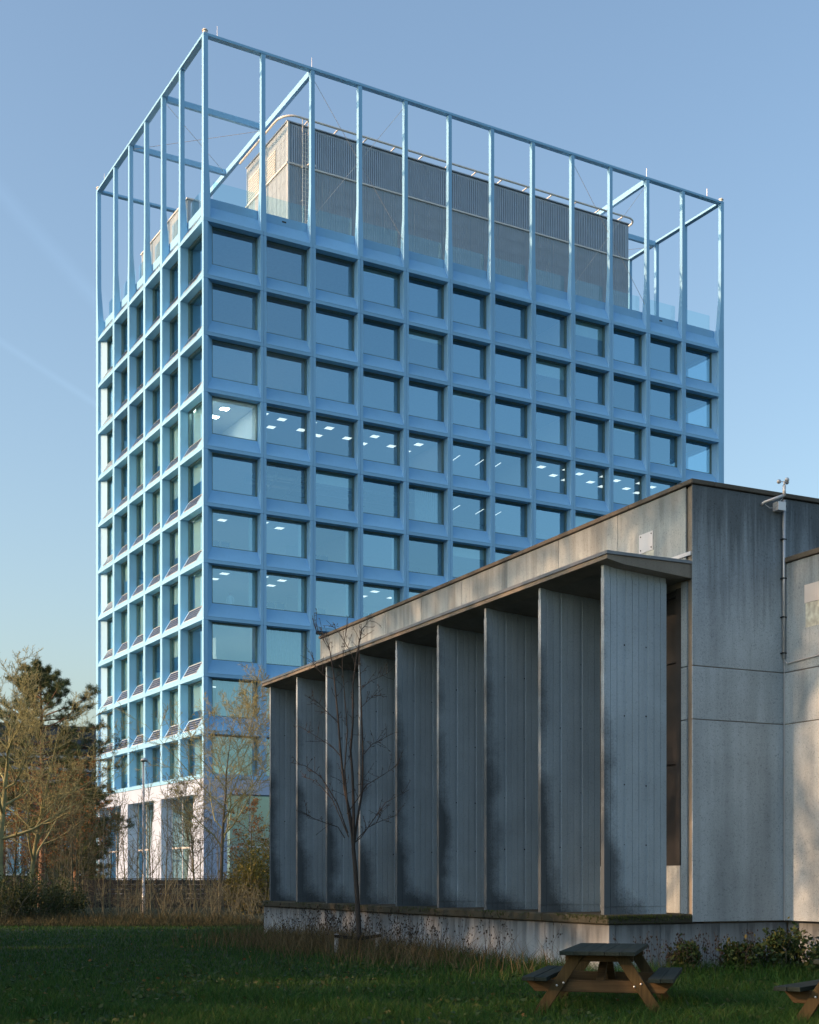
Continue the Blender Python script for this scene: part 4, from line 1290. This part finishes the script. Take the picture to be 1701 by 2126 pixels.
def leaf_cloud(name, centres, size, mat, seed, jit=.1, per=6, elong=1.6, flat=.0):
    """small bent leaves (two triangles) scattered round the given centres"""
    q = np.random.default_rng(seed)
    C = np.repeat(np.asarray(centres), per, 0); N = len(C)
    C = C + q.normal(0, jit, (N, 3))
    d = q.normal(0, 1, (N, 3)); d[:, 2] *= (1 - flat); d /= np.linalg.norm(d, axis=1, keepdims=True)
    e = q.normal(0, 1, (N, 3)); e -= d * (e * d).sum(1, keepdims=True); e /= np.linalg.norm(e, axis=1, keepdims=True)
    nn = np.cross(d, e)
    s = size * q.uniform(.6, 1.3, (N, 1))
    A = C - d * s * elong / 2; B = C + e * s * .5 + nn * s * .12; D = C + d * s * elong / 2; E_ = C - e * s * .5 + nn * s * .12
    V = np.stack([A, B, D, E_], 1).reshape(-1, 3)
    i = np.arange(N)[:, None] * 4
    return np_mesh(name, V, i + np.array([[0, 1, 2, 3]]), mat)

def bare_tree(name, label, loc, sk, bark, rz=0, split=1, group=None, leaves=None, cat='tree', trunk_mat=None):
    o = empty(name, (loc[0], loc[1], 0), rz)
    tag(o, label, cat, group)
    if trunk_mat: split = 0
    link('trunk', skel_mesh('trunk', [b_ for lv in sk[:split + 1] for b_ in lv], trunk_mat or bark), o)
    cr = link('crown', skel_mesh('crown', [b_ for lv in sk[split + 1:] for b_ in lv], bark), o)
    if leaves is not None:
        link('leaves', leaves, cr)
    return o
def tips(sk, lv=-1, frac=1.0, seed=0):
    q = np.random.default_rng(seed)
    P = np.concatenate([b_[0][1:] for b_ in sk[lv]])
    return P[q.random(len(P)) < frac]

# --- bare tree in front of the tower corner
d = 62.0
sk = grow(21, 8.6, .105, .30, 4, (19, 9, 6, 5), (52, 44, 45, 42), (.66, .50, .46, .5), .36, .05, (.5, .2), .2, .0095)
bare_tree('bare_tree', 'bare tree with lichen-yellow twigs standing before the tower corner', (at(458, d), d), sk, M['bark'], trunk_mat=M['bark_mid'])  # trunk in a darker bark that also paints in its shade
d = 67.0
sk = grow(33, 5.6, .07, .22, 4, (14, 8, 6, 4), (52, 44, 42, 42), (.52, .5, .48, .5), .55, .06, (-.4, 0), .2, .0095)
bare_tree('bare_tree', 'second shorter bare tree with spreading limbs behind the lichened one', (at(405, d), d), sk, M['bark_tan'])
# --- big bare tree at the left edge
d = 57.0
sk = grow(8, 9.0, .2, .26, 4, (17, 9, 6, 5), (55, 44, 44, 42), (.56, .50, .46, .5), .55, .05, (.5, .3), .25, .0095)
bare_tree('bare_tree', 'large bare tree with mossy yellow limbs beside the pine', (at(2, d), d), sk, M['bark'])
d = 60.0
sk = grow(14, 8.0, .13, .22, 4, (14, 8, 6, 5), (60, 46, 44, 42), (.60, .5, .46, .5), .35, .06, (1.2, 0), .25, .0095)
bare_tree('bare_tree', 'leaning bare tree whose twigs reach over to the tower base', (at(62, d), d), sk, M['bark'])

# --- pine
def pine(name, label, loc, h, spread, seed, bare=.28):
    q = np.random.default_rng(seed)
    o = empty(name, (loc[0], loc[1], 0)); tag(o, label, 'tree')
    t = np.linspace(0, 1, 10)
    tr = np.c_[np.cumsum(q.normal(0, .03, 10)), np.cumsum(q.normal(0, .03, 10)), t * h]
    br = []; C = []
    nb = 84
    for k in range(nb):
        tt = bare + (1 - bare) * (k + q.uniform(0, 1)) / nb
        f = tt * 9; i = min(int(f), 8); p0 = tr[i] + (tr[i + 1] - tr[i]) * (f - i)
        prof = math.sin(math.pi * min(1, (tt - bare) / (1 - bare) * .72 + .26)) ** .8
        ln = spread * prof * q.uniform(.65, 1.2)
        az = k * 2.399 + q.uniform(-.4, .4)
        P = [p0]; dv = np.array([math.cos(az), math.sin(az), .05 + .35 * (tt - bare)])
        for s in range(5):
            dv = norm(dv + q.normal(0, .12, 3) + np.array([0, 0, .08])); P.append(P[-1] + dv * ln / 5)
        P = np.array(P); br.append((P, np.linspace(.045, .012, 6)))
        for s in range(2, 6):
            for z_ in range(4 if s < 5 else 5):
                dd = norm(q.normal(0, 1, 3) * np.array([1, 1, .45]) + np.array([0, 0, .25])); L_ = q.uniform(.2, .55) * ln / spread * 1.2
                e = P[s] + dd * L_; br.append((np.array([P[s], (P[s] + e) / 2 + q.normal(0, .02, 3), e]), np.array([.014, .011, .009])))
                C.append(e); C.append((P[s] + e) / 2 + q.normal(0, .05, 3))
    link('trunk', skel_mesh('trunk', [(tr, np.linspace(.21, .04, 10))], M['bark_pine']), o)
    cr = link('crown', skel_mesh('crown', br, M['bark_pine']), o)
    C = np.array(C); per = 34
    N = len(C) * per
    A = np.repeat(C, per, 0) + q.normal(0, .05, (N, 3))
    dd = q.normal(0, 1, (N, 3)) + np.array([0, 0, .35]); dd /= np.linalg.norm(dd, axis=1, keepdims=True)
    sd = np.cross(dd, q.normal(0, 1, (N, 3))); sd /= np.linalg.norm(sd, axis=1, keepdims=True)
    L_ = q.uniform(.14, .26, (N, 1))
    V = np.stack([A - sd * .010, A + sd * .010, A + dd * L_], 1).reshape(-1, 3)
    link('needles', np_mesh('needles', V, np.arange(N)[:, None] * 3 + np.array([[0, 1, 2]]), M['needle']), cr)
    return o
d = 72.0
pine('pine_tree', 'dark green pine with reddish trunk among bare trees', (at(86, d), d), 12.6, 3.9, 4)
d = 78.0
pine('pine_tree', 'small shadowy pine low beside the tower base', (at(160, d), d), 7.4, 2.6, 9, .12)

# --- brown-leaved hornbeams low between the pine and the tower
for k, (u, d, h, sd, lab) in enumerate(((150, 63.5, 6.4, 51, 'brown-leaved small tree close to the tower base'), (95, 66, 5.8, 52, 'brown-leaved small tree under the pine'),
                                   (30, 63, 5.6, 53, 'brown-leaved small tree under the large bare tree'), (520, 68, 5.0, 54, 'brown-leaved small tree beside the concrete hall'))):
    sk = grow(sd, h, .08, .16, 3, (13, 7, 5), (48, 45, 42), (.46, .5, .5), .5, .06, (0, 0), .2, .009)
    lv = leaf_cloud('leaves', tips(sk, -1, .42, sd), .075, M['brownleaf'], sd, .06, 2, 1.5)
    bare_tree('brown_leaved_tree', lab, (at(u, d), d), sk, M['bark_tan'], leaves=lv)

# --- thin saplings in the bed before the fence
base = []
for sd in (61, 62, 63, 64):
    sk = grow(sd, 4.6, .032, .18, 2, (12, 5), (34, 38), (.30, .42), .6, .04, (.15 * (sd - 62.5), 0), .2, .008)
    base.append((skel_mesh('trunk', sk[0], M['bark_tan']), skel_mesh('crown', sk[1] + sk[2], M['bark_tan'])))
q = random.Random(77)
for k in range(40):
    u = 150 + 420 * (k + q.random()) / 40 if k < 30 else q.uniform(-10, 170)
    d = q.uniform(56, 68)
    o = empty('sapling', (at(u, d), d, 0), q.uniform(0, 6.28)); s = q.uniform(.62, 1.25); o.scale = (s, s, s)
    tag(o, 'thin bare sapling in the shrub bed between the lawn and the dark fence', 'sapling', 'bare saplings in the bed before the fence')
    tm, cm = base[k % 4]
    link('trunk', tm, o); link('crown', cm, o)

# --- shrubs
def shrub(name, label, loc, rx, ry, h, mat, seed, n=700, leaf=.055, stems=18, per=5, group=None):
    q = np.random.default_rng(seed)
    o = empty(name, (loc[0], loc[1], 0)); tag(o, label, 'shrub', group)
    br = []; C = []
    for k in range(stems):
        a = q.uniform(0, 6.28); r_ = q.uniform(.1, 1) ** .6
        top = np.array([math.cos(a) * rx * r_, math.sin(a) * ry * r_, h * q.uniform(.65, 1.05) * (1 - .35 * r_ ** 2)])
        b0 = top * np.array([.3, .3, 0]); mid = (b0 + top) / 2 + q.normal(0, .08, 3)
        P = np.array([b0, b0 * .5 + mid * .5 + q.normal(0, .03, 3), mid, mid * .5 + top * .5 + q.normal(0, .05, 3), top]); br.append((P, np.linspace(.018, .006, 5)))
        for j in range(max(4, n // stems)):
            f = q.uniform(.25, 1) ** .7; i = min(int(f * 4), 3); c = P[i] + (P[i + 1] - P[i]) * (f * 4 - i)
            C.append(c + q.normal(0, 1, 3) * np.array([rx, ry, h]) * .11)
    C = np.array(C); C[:, 2] = np.maximum(C[:, 2], .05)
    link('stems', skel_mesh('stems', br, M['bark_tan']), o)
    link('foliage', leaf_cloud('foliage', C, leaf, mat, seed, .05, per, 1.7), o)
    return o
sh = [(-2, 47.0, 1.5, 1.2, 1.9, 'shrubleaf', 'dark green shrub at the edge of the lawn below the large bare tree'), (70, 48.5, 1.5, 1.1, 1.75, 'shrubleaf', 'dark green shrub next to the lawn below the pine'),
      (128, 50.5, 1.0, .9, 1.35, 'shrubleaf', 'smaller dark green shrub at the end of the shrub row'), (-60, 50, 1.6, 1.2, 2.1, 'shrubleaf', 'tall dark green shrub partly cut off at the lawn edge'),
      (525, 58, 1.0, .9, 3.3, 'goldleaf', 'golden green upright shrub beside the concrete hall'), (556, 61, 1.2, .9, 4.0, 'goldleaf', 'taller golden green shrub half behind the concrete hall'),
      (495, 64, .9, .8, 2.4, 'goldleaf', 'small golden green shrub behind the bare tree trunk')]
for k, (u, d, rx, ry, h, m, lab) in enumerate(sh):
    shrub('shrub', lab, (at(u, d), d), rx, ry, h, M[m], 200 + k, 1100, .05 if m == 'shrubleaf' else .06, 46, 3)

# --- leafy weeds against the plinth on the right
H2W = Matrix.Translation(HALL.location) @ Matrix.Rotation(R(25.99), 4, 'Z')
def hallp(x, y): v = H2W @ Vector((x, y, 0)); return (v.x, v.y)
for k, (x, y, h, r_, lab) in enumerate(((2.05, -.55, .62, .38, 'leafy green weed clump before the blue shaded plinth'), (3.0, -.75, .80, .45, 'tall leafy weed clump in the corner of the wing'),
                                    (1.15, -.45, .55, .28, 'wispy weed clump beside the picnic table'), (3.2, -1.5, .6, .4, 'leafy weed clump at the foot of the side wing'))):
    shrub('weed_clump', lab, hallp(x, y), r_, r_ * .8, h, M['weedleaf'], 300 + k, 260, .05, 14, 5)

# --- young tree before the fins with its stakes
ystem = []
X0, Y0 = at(745, 27.6), 27.6
def pxz(u, y): return np.array([(u - 745) * 27.6 / FPX, 0.0, CAMZ + (HOR - y) * 27.6 / FPX])
qy = np.random.default_rng(5)
def limb(uys, r0, r1, dep):
    P = np.array([pxz(u, y) for u, y in uys]); P[:, 1] = np.linspace(0, dep, len(P)) if dep is not None else 0
    return (P, np.linspace(r0, r1, len(P)))
trunk = [limb([(748, 1985), (745, 1940), (741, 1860), (737, 1800), (733, 1760)], .062, .042, 0)]
limbs = [limb([(733, 1760), (728, 1700), (715, 1640), (706, 1560), (700, 1480), (692, 1400), (682, 1340), (664, 1300)], .034, .006, .3),
         limb([(734, 1762), (734, 1680), (732, 1610), (728, 1560), (733, 1500), (733, 1430), (740, 1370), (752, 1310), (775, 1286)], .034, .006, -.25),
         limb([(735, 1752), (742, 1700), (752, 1640), (753, 1560), (750, 1480), (747, 1400), (744, 1330), (748, 1318)], .03, .006, .15),
         limb([(731, 1740), (722, 1680), (716, 1600), (722, 1520), (716, 1440), (712, 1380), (722, 1300)], .022, .005, -.4),
         limb([(722, 1730), (700, 1668), (668, 1615), (635, 1592), (606, 1586)], .016, .005, -.3),
         limb([(724, 1738), (690, 1660), (655, 1620), (622, 1608)], .014, .005, .5),
         limb([(715, 1740), (702, 1718), (660, 1704), (618, 1685)], .013, .005, -.5),
         limb([(736, 1750), (750, 1738), (772, 1705), (800, 1665), (850, 1637)], .016, .005, .35),
         limb([(741, 1742), (765, 1718), (790, 1706), (825, 1694)], .012, .005, -.3),
         limb([(720, 1690), (742, 1660), (760, 1632), (790, 1615), (826, 1592)], .014, .005, -.4),
         limb([(707, 1570), (690, 1550), (660, 1530), (620, 1505)], .012, .005, .3),
         limb([(701, 1500), (680, 1480), (662, 1462), (606, 1472)][:3] + [(640, 1450), (606, 1503)][:1], .011, .004, -.2),
         limb([(752, 1570), (772, 1545), (790, 1535), (815, 1520)], .011, .004, .2),
         limb([(748, 1470), (765, 1455), (796, 1432)], .009, .004, -.2),
         limb([(749, 1430), (770, 1412), (805, 1395)], .009, .004, .2),
         limb([(692, 1410), (670, 1400), (650, 1380), (650, 1365)], .009, .004, .1),
         limb([(684, 1350), (672, 1330), (657, 1310), (650, 1290)], .008, .004, .1),
         limb([(741, 1380), (725, 1350), (700, 1310), (678, 1290)], .008, .004, -.1)]
twigs = []
for P, rr in limbs:
    for k in range(max(4, len(P) * 3)):
        f = qy.uniform(.25, 1) * (len(P) - 1); i = min(int(f), len(P) - 2); p0 = P[i] + (P[i + 1] - P[i]) * (f - i)
        ax = norm(P[i + 1] - P[i]); dv = norm(ax * .6 + qy.normal(0, .6, 3) + np.array([0, 0, .25])); L_ = qy.uniform(.06, .38)
        e = p0 + dv * L_; twigs.append((np.array([p0, p0 + dv * L_ * .5 + qy.normal(0, .012, 3), e]), np.array([.0055, .0045, .0035])))
        for z_ in range(2):
            e2 = p0 + dv * L_ * qy.uniform(.5, 1); twigs.append((np.array([e2, e2 + norm(dv + qy.normal(0, .7, 3)) * .045]), np.array([.006, .004])))
yt = empty('young_tree', (X0, Y0, 0)); tag(yt, 'young multi-stemmed bare tree in front of the concrete fins', 'tree')
link('trunk', skel_mesh('trunk', trunk + limbs[:4], M['bark_grey']), yt)
link('crown', skel_mesh('crown', limbs[4:] + twigs, M['bark_grey']), yt)
st = empty('tree_stakes', (X0, Y0 - .05, 0)); tag(st, 'two short stakes with dark straps around the young tree', 'tree stakes')
for dx, dy in ((-.46, .12), (.38, -.02)):
    b = MB(); b.tube([(dx, dy, 0), (dx, dy, .42 if dx < 0 else .46)], .045, 8); b.build('stake', M['pipe'], st)
b = MB(); b.bar((-.5, .07, .38), (.02, -.06, .33), .02, .065); b.bar((.02, -.06, .33), (.45, -.09, .40), .02, .065); b.build('strap', M['black'], st)

# ---------------------------------------------------------------- grass
def blades(name, P, h, w, bend, mat, seed, kind='stuff', parent=None):
    """curved tapering blades; P (N,2) ground points, h (N,) heights, w (N,) widths"""
    q = np.random.default_rng(seed); N = len(P)
    a = q.uniform(0, 2 * np.pi, N); dx, dy = np.cos(a), np.sin(a)
    b2 = q.uniform(0, 2 * np.pi, N); sx, sy = np.cos(b2) * w / 2, np.sin(b2) * w / 2
    bd = h * bend * q.uniform(.3, 1.2, N)
    z0 = np.zeros(N)
    A = np.c_[P[:, 0] - sx, P[:, 1] - sy, z0]; B = np.c_[P[:, 0] + sx, P[:, 1] + sy, z0]
    m = .55
    C = np.c_[P[:, 0] + sx * .8 + dx * bd * .3, P[:, 1] + sy * .8 + dy * bd * .3, h * m]
    D = np.c_[P[:, 0] - sx * .8 + dx * bd * .3, P[:, 1] - sy * .8 + dy * bd * .3, h * m]
    E_ = np.c_[P[:, 0] + sx * .12 + dx * bd, P[:, 1] + sy * .12 + dy * bd, h * (1 - .35 * bend * q.uniform(0, 1, N))]
    F_ = np.c_[P[:, 0] - sx * .12 + dx * bd, P[:, 1] - sy * .12 + dy * bd, E_[:, 2]]
    V = np.stack([A, B, C, D, E_, F_], 1).reshape(-1, 3)
    i = np.arange(N)[:, None] * 6
    Fc = np.concatenate([i + np.array([[0, 1, 2, 3]]), i + np.array([[3, 2, 4, 5]])])
    return np_mesh(name, V, Fc, mat)
gq = np.random.default_rng(42)
def in_hall(P):
    c, s = math.cos(R(25.99)), math.sin(R(25.99)); X = P[:, 0] - 3.10; Y = P[:, 1] - 21.2
    lx, ly = X * c + Y * s, -X * s + Y * c
    return ((lx > 0.02) & (ly > .02) & (ly < 16.2)) | ((lx > 3.6) & (ly > -8)), lx, ly
def scatter(n, d0, d1, power=2.0, margin=1.06):
    # density falls with distance so that blades stay about equally wide in the picture
    t = gq.random(n); d = (d0 ** (-power + 2) + t * (d1 ** (-power + 2) - d0 ** (-power + 2))) ** (1 / (-power + 2)) if power != 2 else d0 * (d1 / d0) ** t
    x = gq.uniform(-1, 1, n) * d * .303 * margin
    return np.c_[x, d], d
P, dd = scatter(300000, 12.2, 46, 2.0, 1.38)
ih, lx, ly = in_hall(P); P, dd = P[~ih], dd[~ih]
patch = np.sin(P[:, 0] * 1.7 + 2 * np.sin(P[:, 1] * .8)) * np.sin(P[:, 1] * 1.1 + P[:, 0] * .6)
near = np.clip((24 - dd) / 9, 0, 1)
h = (.035 + .05 * gq.random(len(P))) * (1 + .9 * near * np.clip(patch + .5, 0, 1.4)) * (1 + .35 * near)
tag(link('lawn_grass', blades('lawn_grass', P, h, .0045 * dd / 14 * gq.uniform(.8, 1.4, len(P)), .75, M['grass'], 1)), 'short dark green lawn in the shade', 'grass', kind='stuff')
# long rough grass near the hall and the tables
P, dd = scatter(170000, 12.4, 37, 2.0, 1.2)
ih, lx, ly = in_hall(P)
band = np.exp(-np.clip(-lx, 0, None) / 1.0) * (ly > -1) + np.exp(-np.clip(-ly, 0, None) / 1.6) * ((lx > -1) & (lx < 3.6))
tuft = (np.sin(P[:, 0] * 2.3 + np.sin(P[:, 1] * 1.9) * 2) + np.sin(P[:, 1] * 2.9 + P[:, 0])) * .25 + .5
rough = np.clip((P[:, 0] + 1.0) / 3.0, 0, 1) * np.clip((24 - dd) / 6, 0, 1) * .75
left = np.clip((-3.4 - P[:, 0]) / 1.0, 0, 1) * np.clip((18.5 - dd) / 3, 0, 1) * .7
dens = np.clip(band * 1.2 + rough * tuft + left * tuft, 0, 1)
keep = (~ih) & (gq.random(len(P)) < dens)
P, dd, bb = P[keep], dd[keep], band[keep]
h = gq.uniform(.09, .26, len(P)) * (1 + .5 * np.clip(bb, 0, 1))
tag(link('rough_grass', blades('rough_grass', P, h, .005 * dd / 14 * gq.uniform(.8, 1.4, len(P)), .9, M['grass'], 2)), 'long tangled green grass around the picnic tables and plinth', 'grass', kind='stuff')
# dry stalks in front of the plinth
n = 15000
c, s = math.cos(R(25.99)), math.sin(R(25.99))
lyv = gq.uniform(.2, 15.5, n); lxv = -.15 - np.abs(gq.normal(0, 1.05, n))
cl = np.exp(-((lyv - 9.6) / 2.6) ** 2) + .35 * np.exp(-((lyv - 4.5) / 1.6) ** 2) + .12
k = gq.random(n) < cl
lxv, lyv = lxv[k], lyv[k]
P = np.c_[3.10 + lxv * c - lyv * s, 21.2 + lxv * s + lyv * c]
hs_ = gq.uniform(.2, .75, len(P)) * np.where(gq.random(len(P)) < .6, .7, 1)
tag(link('dry_stalks', blades('dry_stalks', P, hs_, .009 * gq.uniform(.7, 1.3, len(P)), .75, M['straw'], 3)), 'dry straw-coloured stalks in front of the plinth', 'dry grass', kind='stuff')
# dark seed heads on thin stems
br, sd_v, sd_f = [], [], []
for k in range(330):
    if k < 230: ly_, lx_ = gq.normal(8.6, 3.2), -.2 - abs(gq.normal(0, .5))
    else: ly_, lx_ = -.2 - abs(gq.normal(0, .4)), gq.uniform(.2, 3.3)
    if ly_ > 15 : continue
    x, y = 3.10 + lx_ * c - ly_ * s, 21.2 + lx_ * s + ly_ * c
    H_ = gq.uniform(.5, 1.0) * (1 if k < 230 else .75); ln = gq.normal(0, .12, 2)
    top = np.array([x + ln[0], y + ln[1], H_]); br.append((np.array([[x, y, 0], [x + ln[0] * .4, y + ln[1] * .4, H_ * .6], top]), np.array([.004, .003, .0025])))
    for j in range(gq.integers(3, 9)):
        f = gq.uniform(.55, 1.0); p = np.array([x, y, 0]) * (1 - f) + top * f + gq.normal(0, .035, 3); r_ = gq.uniform(.008, .017)
        i = len(sd_v)
        sd_v += [p + [r_, 0, 0], p + [-r_ * .5, r_, 0], p + [-r_ * .5, -r_, 0], p + [0, 0, r_ * 1.6], p - [0, 0, r_ * 1.4]]
        sd_f += [(i, i + 1, i + 3), (i + 1, i + 2, i + 3), (i + 2, i, i + 3), (i + 1, i, i + 4), (i + 2, i + 1, i + 4), (i, i + 2, i + 4)]
sh_o = link('seed_stems', skel_mesh('seed_stems', br, M['bark_grey']))
tag(sh_o, 'thin dark weed stems with seed heads along the plinth', 'weeds', kind='stuff')
tag(link('seed_heads', np_mesh('seed_heads', np.array(sd_v), np.array(sd_f), M['seed']), sh_o), kind='stuff')
# dry strip beyond the lawn
n = 22000
d_ = 43.5 + 6 * gq.random(n) ** 1.6; x = gq.uniform(-.42, -.06, n) * d_
P = np.c_[x, d_]; ih, lx, ly = in_hall(P); P = P[~ih]
h = gq.uniform(.15, .50, len(P)) * np.clip((P[:, 1] - 42.5) / 5, .3, 1)
tag(link('dry_grass', blades('dry_grass', P, h, .014 * gq.uniform(.7, 1.5, len(P)), .6, M['straw_dark'], 4)), 'pale dry grass in the shrub bed beyond the lawn', 'dry grass', kind='stuff')
# tangle of fine dry brush under the saplings
br = []
for k in range(330):
    d_ = gq.uniform(50, 67); u = gq.uniform(-20, 575); x = at(u, d_)
    H_ = gq.uniform(.5, 1.6); ln = gq.normal(0, .35, 2)
    p = np.array([x, d_, 0]); e = np.array([x + ln[0], d_ + ln[1], H_]); m_ = (p + e) / 2 + gq.normal(0, .08, 3)
    br.append((np.array([p, m_, e]), np.array([.012, .010, .007])))
    for z_ in range(3):
        f = gq.uniform(.3, 1); p2 = p * (1 - f) + e * f; br.append((np.array([p2, p2 + gq.normal(0, .2, 3) + [0, 0, .12], p2 + gq.normal(0, .3, 3) + [0, 0, .3]]), np.array([.008, .007, .006])))
tag(link('dry_brush', skel_mesh('dry_brush', br, M['bark_tan'])), 'tangle of dry twigs under the saplings', 'brush', kind='stuff')
# fallen leaves
P, dd = scatter(260, 13.5, 42, 2.0)
ih, lx, ly = in_hall(P); P = P[~ih]
tag(link('fallen_leaves', leaf_cloud('fallen_leaves', np.c_[P, np.full(len(P), .05)], .045, M['brownleaf'], 12, .01, 1, 1.4, .8)), 'scattered fallen brown leaves on the lawn', 'leaves', kind='stuff')

# ---------------------------------------------------------------- trees outside the left edge that shade the lawn
sk1 = grow(101, 18.5, .34, .12, 3, (20, 10, 7), (52, 44, 42), (.48, .5, .48), .55, .05, (0, 0), .25, .028)
sk2 = grow(102, 17.0, .32, .12, 3, (20, 10, 7), (55, 44, 42), (.52, .5, .48), .45, .05, (0, 0), .25, .028)
tmA = (skel_mesh('trunk', sk1[0] + sk1[1], M['bark']), skel_mesh('crown', sk1[2] + sk1[3], M['bark']), leaf_cloud('leaves', tips(sk1, -1, .25, 1), .09, M['brownleaf'], 1, .08, 2, 1.4))
tmB = (skel_mesh('trunk', sk2[0] + sk2[1], M['bark']), skel_mesh('crown', sk2[2] + sk2[3], M['bark']), leaf_cloud('leaves', tips(sk2, -1, .5, 2), .10, M['brownleaf'], 2, .08, 2, 1.4))
row = SHADE_TREES = [(-19, 16), (-24, 10), (-22, 22), (-27, 28), (-20, 4), (-30, 17), (-33, 34), (-16, -2)]
for k, (x, y) in enumerate(row):
    o = empty('park_tree', (x, y, 0), k * 1.3)
    tag(o, 'bare park tree beyond the lawn edge that throws shade over the grass', 'tree', 'park trees beside the lawn')
    o.scale = (1.0, 1.0, 1.0)
    for nm, me in zip(('trunk', 'crown', 'foliage'), tmA if k % 2 else tmB): link(nm, me, o)
# unseen conifer rows, added and shaped to shade the lawn and bed
def shade_hedge_row(label, loc, rz, length, height, seed, n, gaps):
    hq = np.random.default_rng(seed)
    hg = empty('added_shade_hedge', (loc[0], loc[1], 0), rz); tag(hg, label, 'hedge')
    x = hq.uniform(-length / 2, length / 2, n)
    top = height * (1 + .13 * np.sin(x * 1.1 + seed) + .10 * np.sin(x * 2.7) + .05 * np.sin(x * 6.1))
    C = np.c_[x, hq.uniform(-1.2, 1.2, n), hq.uniform(0, 1, n) * top]
    C = C[(np.sin(x * .8 + 2) + np.sin(x * 1.9 + C[:, 2] * .35)) > gaps]
    link('foliage', leaf_cloud('foliage', C, .42, M['shrubleaf'], seed, .15, 2, 1.4), hg)
    b = MB()
    for k in range(int(length / 2)): b.tube([(-length / 2 + 1 + 2 * k, 0, 0), (-length / 2 + 1 + 2 * k, .1, height * .8)], [.10, .03], 6)
    b.build('stems', M['bark_grey'], hg)
# broad-leaved weeds in the turf
P, dd = scatter(420, 13.4, 24, 2.0)
ih, lx, ly = in_hall(P); P = P[~ih]
wc = np.c_[np.repeat(P, 7, 0) + gq.normal(0, .09, (len(P) * 7, 2)), gq.uniform(.03, .11, len(P) * 7)]
tag(link('lawn_weeds', leaf_cloud('lawn_weeds', wc, .045, M['weedleaf'], 31, .015, 1, 1.8, .5)), 'low broad-leaved weeds in the turf', 'weeds', kind='stuff')
shade_hedge_row('unseen tall conifer hedge added to shade the lawn', (-27, 14), R(74), 46, 9.6, 9, 14000, -1.25)
shade_hedge_row('unseen lower conifer hedge added to shade the shrub bed', (-27.5, 55), R(95), 24, 5.2, 19, 9000, -1.9)
